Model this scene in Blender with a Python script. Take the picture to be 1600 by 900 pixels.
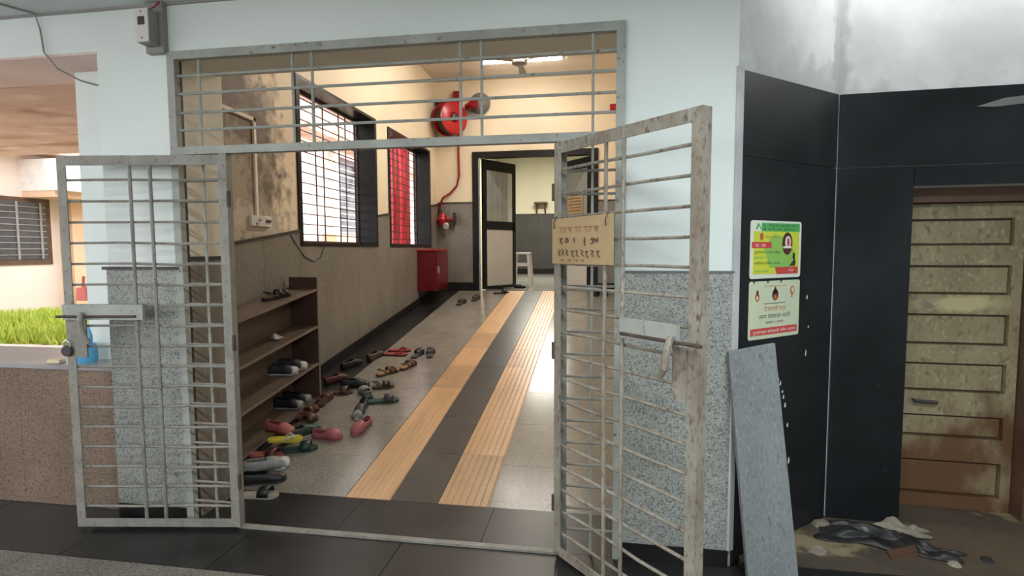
import bpy, math, random
from mathutils import Matrix, Vector
random.seed(7)
for o in list(bpy.data.objects): bpy.data.objects.remove(o)
SC = bpy.context.scene
COL = SC.collection
R = math.radians

# ------------------------------------------------------------------ camera
FPX, YAW, PITCH, ROLL = 858.012, R(-9.157), R(-3.936), R(-.225)
fw = Vector((math.sin(YAW)*math.cos(PITCH), math.cos(YAW)*math.cos(PITCH), math.sin(PITCH)))
rt = Vector((math.cos(YAW), -math.sin(YAW), 0)); up = rt.cross(fw)
rt2 = rt*math.cos(ROLL)+up*math.sin(ROLL); up2 = -rt*math.sin(ROLL)+up*math.cos(ROLL)
cd = bpy.data.cameras.new('camera'); cam = bpy.data.objects.new('camera', cd); COL.objects.link(cam)
cd.sensor_fit = 'HORIZONTAL'; cd.sensor_width = 36; cd.lens = 36*FPX/1600; cd.clip_start = .02; cd.clip_end = 200
cam.matrix_world = Matrix(((rt2.x, up2.x, -fw.x, 0), (rt2.y, up2.y, -fw.y, -2.635), (rt2.z, up2.z, -fw.z, 1.5), (0, 0, 0, 1)))
SC.camera = cam
# ------------------------------------------------------------------ world: even overcast sky
W = bpy.data.worlds.new('overcast'); SC.world = W; W.use_nodes = True
bg = W.node_tree.nodes['Background']; bg.inputs[0].default_value = (.97, .985, 1, 1); bg.inputs[1].default_value = 4.9
SC.view_settings.view_transform = 'Standard'; SC.view_settings.look = 'None'
SC.view_settings.gamma = 1; SC.view_settings.use_curve_mapping = False
SC.view_settings.exposure = 0.0
FOYER_W, CORR_W, WARD_W = (10, 100), (15, 38), 210      # lamp powers, used by the lamp builders

# ------------------------------------------------------------------ materials
def pm(name, c1, c2=None, scale=6, detail=5, lo=.35, hi=.65, rough=.5, metal=0, bump=0, bscale=None, speck=None, sscale=200, sp=(.55, .7),
       stretch=(1, 1, 1), stain=None, trans=0, spec=.5, alpha=1, emit=None, es=0):
    m = bpy.data.materials.new(name); m.use_nodes = True; nt = m.node_tree; N = nt.nodes; L = nt.links
    b = N['Principled BSDF']; b.inputs['Roughness'].default_value = rough; b.inputs['Metallic'].default_value = metal
    b.inputs['Specular IOR Level'].default_value = spec
    c2 = c2 or tuple(x*.82 for x in c1)
    tc = N.new('ShaderNodeTexCoord'); mp = N.new('ShaderNodeMapping'); mp.inputs['Scale'].default_value = stretch
    L.new(tc.outputs['Object'], mp.inputs[0])
    def noise(sc, det=detail):
        n = N.new('ShaderNodeTexNoise'); n.inputs['Scale'].default_value = sc; n.inputs['Detail'].default_value = det; L.new(mp.outputs[0], n.inputs[0]); return n
    def ramp(src, a, z):
        r = N.new('ShaderNodeMapRange'); r.inputs[1].default_value = a; r.inputs[2].default_value = z; L.new(src, r.inputs[0]); return r.outputs[0]
    def mix(f, a, bb):
        x = N.new('ShaderNodeMix'); x.data_type = 'RGBA'; L.new(f, x.inputs[0])
        for i, v in ((6, a), (7, bb)):
            if isinstance(v, tuple): x.inputs[i].default_value = (*v[:3], 1)
            else: L.new(v, x.inputs[i])
        return x.outputs[2]
    col = mix(ramp(noise(scale).outputs[0], lo, hi), c1, c2)
    if speck:
        for k, (sc_c, ss) in enumerate(zip(speck, (sscale, sscale*.63, sscale*1.4))):
            col = mix(ramp(noise(ss, 2).outputs[0], *sp), col, sc_c)
    if stain:      # list of (centre, radii, colour, softness): blotches of dirt and tone with their own outline
        for c, rad, sc_, nz in stain:
            sub = N.new('ShaderNodeVectorMath'); sub.operation = 'SUBTRACT'; L.new(tc.outputs['Object'], sub.inputs[0]); sub.inputs[1].default_value = c
            dv = N.new('ShaderNodeVectorMath'); dv.operation = 'DIVIDE'; L.new(sub.outputs[0], dv.inputs[0]); dv.inputs[1].default_value = rad
            ln = N.new('ShaderNodeVectorMath'); ln.operation = 'LENGTH'; L.new(dv.outputs[0], ln.inputs[0])
            a = N.new('ShaderNodeMath'); a.operation = 'MULTIPLY_ADD'; L.new(noise(nz, 6).outputs[0], a.inputs[0]); a.inputs[1].default_value = -2.6; L.new(ln.outputs[1], a.inputs[2])
            f = ramp(a.outputs[0], -.15, -.75)
            col = mix(f, col, sc_)
    L.new(col, b.inputs['Base Color'])
    if bump:
        bp = N.new('ShaderNodeBump'); bp.inputs['Strength'].default_value = bump; bp.inputs['Distance'].default_value = .01
        L.new(noise(bscale or scale*4).outputs[0], bp.inputs['Height']); L.new(bp.outputs[0], b.inputs['Normal'])
    if trans: b.inputs['Transmission Weight'].default_value = trans
    if emit: b.inputs['Emission Color'].default_value = (*emit, 1); b.inputs['Emission Strength'].default_value = es
    return m
M = {}
M['white'] = pm('white_wall_paint', (.72, .775, .755), (.67, .725, .705), 1.6, rough=.62, bump=.05, bscale=30)
M['grey_plaster'] = pm('dirty_grey_plaster', (.54, .55, .55), (.43, .44, .44), 3.5, 8, rough=.8, bump=.25, bscale=14,
                       stain=[((.95, .3, 2.3), (.7, .6, .14), (.40, .40, .40), 9), ((1.22, .5, 2.5), (.05, .06, .5), (.34, .34, .34), 12)])  # dirty line above the tiles, then a darker band up the wall corner
M['ceil'] = pm('ceiling_paint', (.62, .66, .66), (.56, .60, .60), 2, rough=.7)
M['cream'] = pm('cream_wall_paint', (.80, .68, .50), (.75, .63, .455), 1.4, rough=.6,
                stain=[((-2.74, 1.0, 2.3), (.5, .72, 1.05), (.38, .31, .235), 5), ((-2.74, .95, 2.45), (.5, .66, .95), (.13, .10, .075), 6), ((-2.74, 1.25, 2.05), (.5, .58, .80), (.15, .118, .09), 8), ((-2.74, 1.15, 1.95), (.5, .40, .5), (.34, .285, .22), 14),
                       ((-2.74, 1.3, 1.72), (.5, .62, .15), (.48, .42, .34), 16)])
M['creamceil'] = pm('corridor_ceiling_paint', (.80, .74, .65), (.74, .68, .60), 1.5, rough=.7)
M['taupe'] = pm('taupe_jamb_paint', (.78, .74, .63), (.71, .67, .57), 2.2, rough=.65)
M['granite'] = pm('grey_green_granite', (.31, .32, .295), (.25, .26, .235), 5, rough=.42, speck=[(.42, .43, .40), (.13, .135, .13)], sscale=210, sp=(.50, .64))
M['corr_granite'] = pm('taupe_corridor_granite', (.235, .21, .175), (.17, .152, .128), 3, 8, rough=.28, stretch=(1, 1, .45), speck=[(.29, .26, .22)], sscale=60, sp=(.5, .75))
M['parapet'] = pm('brown_granite', (.24, .165, .115), (.16, .11, .08), 2.5, 7, rough=.4, speck=[(.30, .22, .16), (.10, .07, .055)], sscale=120, sp=(.52, .66))
M['black'] = pm('black_granite', (.011, .010, .010), (.020, .019, .019), 4, 6, rough=.3, spec=.2, stain=[((.9, .3, 2.15), (.5, .5, .12), (.09, .09, .09), 22)])
M['blackfloor'] = pm('black_floor_granite', (.013, .0125, .012), (.025, .024, .023), 3, 7, rough=.34, spec=.35)
M['blackpanel'] = pm('black_wall_granite', (.010, .012, .013), (.019, .021, .023), 3, 6, rough=.32, spec=.2, speck=[(.05, .055, .058)], sscale=14, sp=(.72, .84))
M['joint'] = pm('pale_joint_mortar', (.16, .16, .16), rough=.8)
M['floorgrey'] = pm('grey_floor_granite', (.17, .155, .135), (.12, .108, .095), 4, rough=.4, speck=[(.28, .255, .225), (.075, .068, .06)], sscale=110, sp=(.52, .64))
M['ramp'] = pm('pale_ramp_granite', (.26, .237, .197), (.19, .172, .145), 3.5, 7, rough=.2, speck=[(.36, .33, .28), (.16, .145, .122)], sscale=120, sp=(.52, .68))
M['tan'] = pm('tan_ribbed_tile', (.63, .385, .195), (.50, .30, .145), 3, 8, rough=.34, stretch=(2.5, .4, 1))
M['tan2'] = pm('tan_worn_tile', (.50, .31, .16), (.40, .245, .12), 4, 8, rough=.34)
M['ramp_black'] = pm('ramp_black_tile', (.035, .031, .029), (.055, .049, .045), 5, 7, rough=.3)
M['gatepaint'] = pm('worn_gate_paint', (.265, .255, .225), (.195, .185, .16), 9, 6, rough=.55, bump=.3, bscale=60, speck=[(.14, .10, .07)], sscale=60, sp=(.58, .78))
M['gategreen'] = pm('worn_frame_paint', (.35, .365, .33), (.28, .29, .26), 7, 6, rough=.55, bump=.2, bscale=60, speck=[(.16, .11, .07)], sscale=30, sp=(.64, .76))
M['gaterust'] = pm('rusted_gate_paint', (.31, .285, .235), (.20, .17, .13), 7, 9, rough=.6, bump=.4, bscale=60, stretch=(1, 1, .5), speck=[(.13, .085, .055), (.09, .055, .035)], sscale=75, sp=(.57, .78))
M['rust'] = pm('rusted_iron', (.085, .055, .04), (.05, .033, .025), 14, rough=.75, bump=.4)
M['iron'] = pm('dark_iron', (.035, .03, .03), (.05, .035, .03), 10, rough=.5)
M['grille'] = pm('brown_window_grille_paint', (.07, .035, .032), (.11, .05, .045), 10, rough=.5)
M['rackwood'] = pm('brown_laminate', (.15, .105, .075), (.115, .08, .057), 4, 6, rough=.42, stretch=(3, .5, 3))
M['rackdark'] = pm('dark_rack_side', (.085, .045, .032), (.06, .032, .024), 3, rough=.45)
M['rackedge'] = pm('rack_edge_band', (.22, .165, .13), rough=.45)
M['red'] = pm('red_enamel', (.42, .010, .013), (.35, .008, .011), 3, rough=.28)
M['reddark'] = pm('deep_red_enamel', (.27, .006, .010), (.2, .005, .008), 3, rough=.25)
M['cabinetred'] = pm('dark_red_cabinet', (.16, .004, .008), (.12, .003, .006), 3, rough=.22)
M['alu'] = pm('black_aluminium', (.008, .007, .007), (.012, .011, .010), 8, rough=.4, spec=.25)
M['silver'] = pm('silver_aluminium', (.55, .55, .54), rough=.35, metal=.7)
M['whitepanel'] = pm('white_laminate', (.60, .565, .51), (.55, .515, .465), 2, rough=.4)
M['frost'] = pm('frosted_pane', (.33, .33, .30), (.27, .275, .25), 3, rough=.3)
M['frostlight'] = pm('frosted_strip', (.60, .61, .54), (.54, .55, .49), 3, rough=.35)
M['clear'] = pm('window_glass', (.9, .9, .9), rough=.08, trans=1)
M['wardcream'] = pm('ward_wall_paint', (.72, .68, .52), (.68, .64, .49), 1.3, rough=.6)
M['wardgrey'] = pm('ward_dado', (.06, .058, .058), (.048, .047, .047), 3, rough=.4)
M['wardfloor'] = pm('ward_floor', (.25, .25, .22), (.2, .2, .18), 3, rough=.25)
M['plasticwhite'] = pm('white_plastic', (.72, .70, .66), rough=.35)
M['plasticgrey'] = pm('grey_plastic', (.30, .29, .28), (.25, .24, .235), 6, rough=.5)
M['sirengrey'] = pm('siren_grey', (.16, .15, .135), (.12, .112, .10), 6, rough=.5)
M['fan'] = pm('fan_paint', (.33, .30, .27), rough=.45)
M['tubecorr'] = pm('lit_corridor_tube', (1, 1, 1), rough=.5, emit=(1, .93, .84), es=50)
M['tubefill'] = pm('added_fill_tube', (1, 1, 1), rough=.5, emit=(1, .94, .86), es=215)  # strong glow for the fill tube added out of view
M['tube'] = pm('lit_tube', (1, 1, 1), rough=.5, emit=(1, .96, .9), es=9)
M['wood'] = pm('worn_door_paint', (.30, .25, .145), (.21, .17, .095), 5, 9, rough=.6, bump=.25, bscale=40, stretch=(1, 1, .6), speck=[(.36, .31, .20), (.15, .11, .06)], sscale=60, sp=(.55, .75),
               stain=[((.68, .2, .05), (.9, .5, .55), (.115, .055, .022), 5), ((.68, .2, 1.2), (.20, .3, .045), (.42, .36, .19), 9)])
M['woodframe'] = pm('reddish_door_frame', (.115, .06, .035), (.08, .04, .025), 6, 6, rough=.55)
M['slab'] = pm('pale_grey_stone', (.20, .215, .22), (.155, .168, .17), 3.5, 8, rough=.55, stretch=(2, 2, .7), speck=[(.25, .265, .268), (.12, .13, .132)], sscale=75, sp=(.55, .72))
M['alcovefloor'] = pm('dirty_alcove_floor', (.075, .056, .038), (.05, .038, .026), 4, 8, rough=.7, bump=.4, bscale=25,
                      stain=[((1.06, .2, .05), (.24, .1, .3), (.24, .19, .105), 14), ((1.9, .3, .05), (.5, .25, .3), (.09, .064, .037), 9)])
M['plasticblack'] = pm('black_sheet', (.012, .013, .013), (.03, .03, .03), 9, rough=.33)
M['stonechip'] = pm('pale_rubble', (.27, .235, .18), (.18, .155, .12), 12, rough=.8, bump=.4)
M['cardboard'] = pm('cardboard', (.42, .30, .155), (.35, .245, .125), 5, 6, rough=.7)
M['ink'] = pm('brown_ink', (.13, .075, .04), rough=.7)
M['inkred'] = pm('faded_red_ink', (.36, .17, .10), rough=.7)
M['posterwhite'] = pm('poster_white', (.72, .76, .66), (.70, .74, .64), 2, rough=.3)
M['postergreenpale'] = pm('poster_pale_green', (.60, .66, .46), (.58, .64, .47), 3, rough=.3)
M['pgreen'] = pm('poster_green', (.09, .40, .11), (.10, .44, .12), 3, rough=.3)
M['pyellow'] = pm('poster_yellow', (.62, .66, .05), (.56, .64, .07), 2, rough=.3)
M['plime'] = pm('poster_lime', (.24, .52, .11), (.30, .55, .10), 3, rough=.3)
M['pred'] = pm('poster_red', (.60, .07, .06), (.56, .06, .05), 3, rough=.3)
M['pdark'] = pm('poster_dark_ink', (.035, .05, .03), rough=.4)
M['porange'] = pm('poster_orange_ink', (.55, .14, .04), rough=.4)
M['pbrown'] = pm('poster_brown', (.10, .03, .02), rough=.4)
M['pwhiteink'] = pm('poster_white_ink', (.85, .82, .78), rough=.4)
M['blue'] = pm('blue_plastic', (.10, .38, .62), (.08, .33, .56), 4, rough=.35)
M['coral'] = pm('coral_plastic', (.80, .16, .12), (.72, .13, .10), 4, rough=.4)
M['soap'] = pm('yellow_soap', (.80, .68, .42), rough=.5)
M['sill'] = pm('grey_sill_stone', (.36, .35, .36), (.28, .27, .28), 2, rough=.3)
M['pinkplaster'] = pm('pink_plaster', (.74, .56, .52), (.68, .50, .46), 2, rough=.75)
M['stainsoffit'] = pm('water_stained_soffit', (.66, .45, .36), (.52, .31, .235), 2.2, 9, rough=.75, stretch=(.7, 1.6, 1), speck=[(.70, .55, .47), (.36, .19, .135)], sscale=3.5, sp=(.56, .75))
M['oppwall'] = pm('pale_pink_facade', (.80, .70, .65), (.76, .65, .60), 1.2, rough=.75, speck=[(.55, .47, .43)], sscale=9, sp=(.70, .78))
M['oppwhite'] = pm('white_facade', (.82, .78, .75), rough=.7)
M['oppsand'] = pm('sand_facade_trim', (.72, .50, .35), (.66, .44, .30), 2, rough=.75)
M['oppdark'] = pm('dark_window_recess', (.07, .07, .085), (.045, .045, .055), 5, rough=.3)
M['paleconcrete'] = pm('pale_concrete', (.66, .62, .58), (.58, .54, .50), 2, rough=.8)
M['soil'] = pm('courtyard_soil', (.56, .46, .37), (.44, .35, .27), 2, 8, rough=.9)
M['grass'] = pm('bright_grass', (.33, .47, .05), (.50, .56, .09), 4, rough=.7)
M['paving'] = pm('yard_paving', (.36, .35, .33), (.30, .29, .27), 2, rough=.8)
M['tarp'] = pm('red_tarpaulin', (.42, .012, .025), (.52, .03, .05), 3, rough=.35)
def shoemat(n, c, r=.5): return pm('footwear_'+n, c, tuple(x*.75 for x in c), 20, rough=r)
for n, c in dict(black=(.012, .012, .013), charcoal=(.045, .042, .048), brown=(.09, .045, .025), maroon=(.10, .022, .022), tan=(.38, .19, .07), red=(.33, .025, .03), pink=(.36, .10, .115),
                 pinkdark=(.10, .025, .028), green=(.020, .05, .038), yellow=(.55, .47, .05), white=(.55, .53, .49), grey=(.26, .26, .25), beige=(.34, .31, .25), rose=(.38, .11, .10), olive=(.05, .045, .028)).items():
    M['s_'+n] = shoemat(n, c)

# ------------------------------------------------------------------ helpers
def wm(o):
    m = o.matrix_basis.copy()
    return (wm(o.parent) @ o.matrix_parent_inverse @ m) if o.parent else m
class MB:
    def __init__(s): s.v = []; s.f = []; s.mi = []; s.cur = 0
    def add(s, vs, fs):
        n = len(s.v); s.v += [tuple(v) for v in vs]; s.f += [tuple(n+i for i in f) for f in fs]; s.mi += [s.cur]*len(fs); return s
    def box(s, a, b):
        x0, y0, z0 = a; x1, y1, z1 = b
        return s.add([(x0, y0, z0), (x1, y0, z0), (x1, y1, z0), (x0, y1, z0), (x0, y0, z1), (x1, y0, z1), (x1, y1, z1), (x0, y1, z1)],
                     [(0, 3, 2, 1), (4, 5, 6, 7), (0, 1, 5, 4), (1, 2, 6, 5), (2, 3, 7, 6), (3, 0, 4, 7)])
    def hexa(s, v): return s.add(v, [(0, 3, 2, 1), (4, 5, 6, 7), (0, 1, 5, 4), (1, 2, 6, 5), (2, 3, 7, 6), (3, 0, 4, 7)])
    def prism(s, poly, z0, z1):
        n = len(poly); a = sum(poly[i][0]*poly[(i+1) % n][1]-poly[(i+1) % n][0]*poly[i][1] for i in range(n))
        if a < 0: poly = poly[::-1]
        vs = [(x, y, z0) for x, y in poly]+[(x, y, z1) for x, y in poly]
        return s.add(vs, [tuple(range(n-1, -1, -1)), tuple(range(n, 2*n))]+[(i, (i+1) % n, n+(i+1) % n, n+i) for i in range(n)])
    def tube(s, pts, r, n=8, cap=True, closed=False):
        pts = [Vector(p) for p in pts]; rs = r if isinstance(r, (list, tuple)) else [r]*len(pts); rings = []
        prev = None
        for i, p in enumerate(pts):
            if closed: t = pts[(i+1) % len(pts)]-pts[i-1]
            else: t = pts[min(i+1, len(pts)-1)]-pts[max(i-1, 0)]
            t.normalize()
            a = prev if prev is not None else (Vector((0, 0, 1)) if abs(t.z) < .9 else Vector((1, 0, 0)))
            u = (a-t*a.dot(t))
            if u.length < 1e-5: u = t.orthogonal()
            u.normalize(); prev = u; w = t.cross(u)
            rings.append([p+(u*math.cos(2*math.pi*(k+.5)/n)+w*math.sin(2*math.pi*(k+.5)/n))*rs[i] for k in range(n)])
        vs = [v for g in rings for v in g]; fs = []
        m = len(rings)
        for i in range(m if closed else m-1):
            j = (i+1) % m
            for k in range(n): fs.append((i*n+k, i*n+(k+1) % n, j*n+(k+1) % n, j*n+k))
        if cap and not closed: fs += [tuple(range(n-1, -1, -1)), tuple((m-1)*n+k for k in range(n))]
        return s.add(vs, fs)
    def rod(s, a, b, r, n=6): return s.tube([a, b], r, n)
    def lathe(s, prof, n=20, mat=None):
        vs = []; fs = []; m = len(prof)
        for k in range(n):
            a = 2*math.pi*k/n
            for r_, z in prof: vs.append(Vector((r_*math.cos(a), r_*math.sin(a), z)))
        for k in range(n):
            for i in range(m-1): fs.append((k*m+i, ((k+1) % n)*m+i, ((k+1) % n)*m+i+1, k*m+i+1))
        if prof[0][0] > 1e-6: fs.append(tuple(k*m for k in range(n-1, -1, -1)))
        if prof[-1][0] > 1e-6: fs.append(tuple(k*m+m-1 for k in range(n)))
        if mat: vs = [mat @ v for v in vs]
        return s.add(vs, fs)
    def xf(s, m): s.v = [tuple(m @ Vector(v)) for v in s.v]; return s
    def mesh(s, name, mats):
        me = bpy.data.meshes.new(name); me.from_pydata(s.v, [], s.f)
        for mt in (mats if isinstance(mats, (list, tuple)) else [mats]): me.materials.append(M[mt] if isinstance(mt, str) else mt)
        for p, i in zip(me.polygons, s.mi): p.material_index = i
        me.update(); return me
    def build(s, name, mats, parent=None, smooth=False, local=False, bevel=0):
        me = s.mesh(name, mats)
        o = bpy.data.objects.new(name, me); COL.objects.link(o)
        if smooth:
            for p in me.polygons: p.use_smooth = True
            try: me.set_sharp_from_angle(angle=R(40))
            except Exception: pass
        if parent is not None:
            o.parent = parent
            if not local: o.matrix_parent_inverse = wm(parent).inverted()
        if bevel:
            b = o.modifiers.new('bevel', 'BEVEL'); b.width = bevel; b.segments = 2; b.limit_method = 'ANGLE'
        return o
def tag(o, label, cat, group=None, kind=None):
    o['label'] = label; o['category'] = cat
    if group: o['group'] = group
    if kind: o['kind'] = kind
    return o
def struct(o, label, cat): return tag(o, label, cat, None, 'structure')
def thing(name, label, cat, mat=None, group=None, loc=None):
    o = bpy.data.objects.new(name, None); COL.objects.link(o); o.empty_display_size = .1
    if mat is not None: o.matrix_basis = mat
    elif loc is not None: o.location = loc; o.matrix_basis = Matrix.Translation(loc)
    return tag(o, label, cat, group)
def link_copy(src, name, parent, mat):
    o = src.copy(); o.name = name; COL.objects.link(o); o.parent = parent; o.matrix_parent_inverse = Matrix.Identity(4); o.matrix_basis = mat; return o
T = Matrix.Translation
def frame(o, u, n):      # local x along u (horizontal), local y = into wall, local z up
    u = Vector(u).normalized(); z = Vector((0, 0, 1)); y = z.cross(u)
    return Matrix(((u.x, y.x, 0, o[0]), (u.y, y.y, 0, o[1]), (0, 0, 1, o[2]), (0, 0, 0, 1)))

# ------------------------------------------------------------------ dimensions from the camera fit
XL, XR, XP, ZT = -2.233, .096, .602, 2.528
XW, YB, XRW = -2.742, 6.479, .62
S, Y0 = .135, .42
def rz(y): return max(0, S*(y-Y0))
FL = S*(YB-Y0)           # upper floor level .818
WT = .34                 # front wall thickness
CEI, CORC = 2.79, 4.31

# ------------------------------------------------------------------ FOYER FLOOR
fl = MB().box((-6.5, -6, -.15), (3.4, .46, -.012)).build('floor', 'joint'); struct(fl, 'dark stone floor of the entrance hall in front of the gates', 'floor')
xs = [-6.5, -5.95, -5.13, -4.3, -3.47, -2.65, -1.835, -1.0, -.2, .62, 1.45, 2.3, 3.4]
for i in range(len(xs)-1):
    MB().box((xs[i]+.002, -.397, -.02), (xs[i+1]-.002, -.002 if xs[i] > -2.7 and xs[i] < .6 else .068, 0)).build('border_slab', 'blackfloor', fl)
for a, b in ((-2.23, -1.4), (-1.4, -.6), (-.6, .094)):
    MB().box((a+.0015, .001, -.02), (b-.0015, .418, 0)).build('threshold_slab', 'blackfloor', fl)
for i in range(10):
    for j in range(3):
        x = -4.6+i*.6; y = -1.0-j*.6
        MB().box((x+.0015, y+.0015, -.02), (x+.5985, y+.5985, 0)).build('floor_tile', 'floorgrey', fl)
MB().box((-6.5, -6, -.02), (3.4, -2.203, 0)).build('floor_field', 'floorgrey', fl)
MB().box((-6.5, -2.2, -.02), (-4.603, -.402, 0)).build('floor_field', 'floorgrey', fl)
MB().box((1.403, -2.2, -.02), (3.4, -.402, 0)).build('floor_field', 'floorgrey', fl)
MB().box((-1.93, -.022, 0), (-.19, .012, .012)).build('gate_stop_strip', 'gatepaint', fl)
af = MB().prism([(.66, -.002), (2.9, -.03), (2.9, .72), (1.2, .72), (.66, .06)], 0, .04)
af = af.build('floor_alcove', 'alcovefloor'); struct(af, 'dirty brown raised floor in front of the wooden door', 'floor')
MB().box((.66, -.018, .001), (2.9, -.001, .036)).build('step_riser', 'blackfloor', af); MB().box((.66, -.019, .036), (2.9, .012, .0425)).build('step_nosing', 'alcovefloor', af)

# ------------------------------------------------------------------ RAMP
def rampbox(x0, x1, y0, y1, lo=-.012, hi=0.0):
    return MB().hexa([(x0, y0, rz(y0)+lo), (x1, y0, rz(y0)+lo), (x1, y1, rz(y1)+lo), (x0, y1, rz(y1)+lo), (x0, y0, rz(y0)+hi), (x1, y0, rz(y0)+hi), (x1, y1, rz(y1)+hi), (x0, y1, rz(y1)+hi)])
rb = MB().hexa([(XW, Y0, -.1), (XRW, Y0, -.1), (XRW, YB, -.1), (XW, YB, -.1), (XW, Y0, -.006), (XRW, Y0, -.006), (XRW, YB, FL-.006), (XW, YB, FL-.006)]).build('floor_ramp', 'joint')
struct(rb, 'sloping corridor floor of pale granite with two ribbed tan strips', 'floor')
XBB, X1, X2, X3, X4 = -2.382, -1.53, -1.242, -.946, -.638
def rows(step, off=0):
    y = Y0; out = []
    first = True
    while y < YB-.01:
        e = min(YB, y+(off if first and off else step)); out.append((y, e)); y = e; first = False
    return out
g = .0015
for a, b in rows(1.25, .6): rampbox(XW, XBB-g, a+g, b-g).build('black_edge_slab', 'blackfloor', rb)
for a, b in rows(.62, .49): rampbox(XBB+g, X1-g, a+g, b-g).build('granite_slab', 'ramp', rb)
for a, b in rows(.62, .48): rampbox(X4+g, XRW-.02, a+g, b-g).build('granite_slab', 'ramp', rb)
for a, b in rows(.59): rampbox(X2+g, X3-g, a+g, b-g).build('centre_tile', 'ramp_black', rb)
def ribbed(x0, x1, y0, y1):
    n = 7; w = (x1-x0)/n; pr = []
    for k in range(n):
        pr += [(x0+k*w, -.0015), (x0+k*w+w*.10, .002), (x0+k*w+w*.78, .002), (x0+k*w+w*.88, -.0015)]
    pr.append((x1, -.0015)); m = MB(); vs = []
    for x, h in pr: vs += [(x, y0, rz(y0)+h), (x, y1, rz(y1)+h)]
    vs += [(x0, y0, rz(y0)-.01), (x1, y0, rz(y0)-.01)]
    fs = [(2*i, 2*i+2, 2*i+3, 2*i+1) for i in range(len(pr)-1)]
    k = 2*len(pr); fs.append((k, k+1)+tuple(2*i for i in range(len(pr)-1, -1, -1)))
    return m.add(vs, fs)
for k, (a, b) in enumerate(rows(.59)):
    ribbed(X1+g, X2-g, a+g, b-g).build('ribbed_tile', 'tan2' if k in (3, 5) else 'tan', rb)
    ribbed(X3+g, X4-g, a+g, b-g).build('ribbed_tile', 'tan2' if k in (0, 4) else 'tan', rb)

# ------------------------------------------------------------------ FRONT WALL
w = MB()
w.box((-2.678, 0, 0), (XL, WT, CORC+.1))                     # left pillar
w.box((XL, 0, ZT), (XR, WT, CORC+.1))                        # lintel
w.box((XR, 0, 0), (XP, WT, CORC+.1))                         # right pillar
w.box((-6.5, 0, 2.572), (-2.678, .25, CORC+.1))              # beam over the parapet
w.box((-3.09, .25, 0), (-2.678, .6, CORC+.1))                # set-back column
w.box((-6.5, .07, -.1), (-6.1, .6, 2.572))
wf = w.build('wall_front', 'white'); struct(wf, 'white painted wall with the wide barred entrance opening', 'wall')
def panel_row(parent, x0, x1, n, y, z0, z1, name, mat, t=.012):
    for i in range(n):
        a = x0+(x1-x0)*i/n; b = x0+(x1-x0)*(i+1)/n
        MB().box((a+.001, y-t, z0), (b-.001, y+.004, z1)).build(name, mat, parent)
panel_row(wf, -2.68, XL+.004, 1, 0, .085, 1.405, 'granite_panel', 'granite')
MB().box((-2.70, -.02, 1.402), (XL+.006, .004, 1.418)).build('dado_cap', 'iron', wf)
panel_row(wf, -2.68, XL, 1, 0, 0.0, .083, 'skirting', 'black', .014)
panel_row(wf, XR, XP, 1, 0, .085, 1.395, 'granite_panel', 'granite')
MB().box((XR, -.018, 1.392), (XP+.004, .004, 1.402)).build('dado_cap', 'joint', wf)
panel_row(wf, XR, XP, 1, 0, 0.0, .083, 'skirting', 'black', .014)
# jamb and soffit finish (taupe paint, dado, dark edge)
MB().box((XL-.002, .06, 1.47), (XL+.006, WT+.004, ZT)).build('jamb_plaster', 'taupe', wf)
MB().box((XL-.002, .012, 0), (XL+.010, WT+.004, 1.45)).build('granite_panel', 'corr_granite', wf)
MB().box((XL-.002, .012, 1.45), (XL+.014, WT+.004, 1.472)).build('dado_cap', 'iron', wf)
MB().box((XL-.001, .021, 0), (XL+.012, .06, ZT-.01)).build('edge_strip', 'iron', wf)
MB().box((XL, .012, ZT-.008), (XR, WT+.004, ZT+.004)).build('soffit_plaster', 'taupe', wf)
MB().box((XR-.008, .012, 0), (XR+.002, WT+.004, ZT)).build('jamb_plaster', 'taupe', wf)
# corridor-side beam and closing wall behind the pillar
MB().box((XW-.3, WT-.002, 0), (XL, WT+.05, CORC+.1)).build('wall_front_return', 'taupe', wf)
MB().box((XW, WT, ZT), (XRW, WT+.02, CORC)).build('lintel_plaster', 'cream', wf)
# pink finish under the beam
MB().box((-6.5, .004, 2.562), (-2.685, .43, 2.5735)).build('beam_soffit', 'pinkplaster', wf)

# parapet with sill to the courtyard
pw = MB().box((-6.1, .08, 0), (-2.678, .38, .825)).build('wall_parapet', 'parapet'); struct(pw, 'low brown granite parapet left of the entrance', 'wall')
for a, b in ((-6.1, -5.2), (-5.2, -4.3), (-4.3, -3.4), (-3.4, -2.68)):
    MB().box((a+.001, .068, .002), (b-.001, .082, .82)).build('granite_panel', 'parapet', pw)
    MB().box((a+.001, .055, .82), (b-.001, .56 if b < -3.09 else (.25 if a > -3.2 else .56), .845)).build('sill_slab', 'sill', pw) if b < -3.4 or a < -5 else None
MB().prism([(-3.4+.001, .055), (-2.68, .055), (-2.68, .25), (-3.092, .25), (-3.092, .56), (-3.399, .56)], .82, .845).build('sill_slab', 'sill', pw)
MB().box((-4.3+.001, .055, .82), (-3.401, .56, .845)).build('sill_slab', 'sill', pw)

# ------------------------------------------------------------------ CEILING / FOYER SHELL
ce = MB().box((-6.5, -6, CEI), (3.4, .0, CEI+.15)).build('ceiling', 'ceil'); struct(ce, 'plain pale ceiling of the entrance hall', 'ceiling')
MB().box((-6.5, -.012, CEI-.012), (.6, -.0005, CEI+.001)).build('ceiling_joint', 'plasticgrey', ce)
wr = MB().box((2.9, -6, -.1), (3.1, .8, CEI+.1)).build('wall_right', 'grey_plaster'); struct(wr, 'plain grey plaster side wall of the entrance hall', 'wall')

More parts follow.
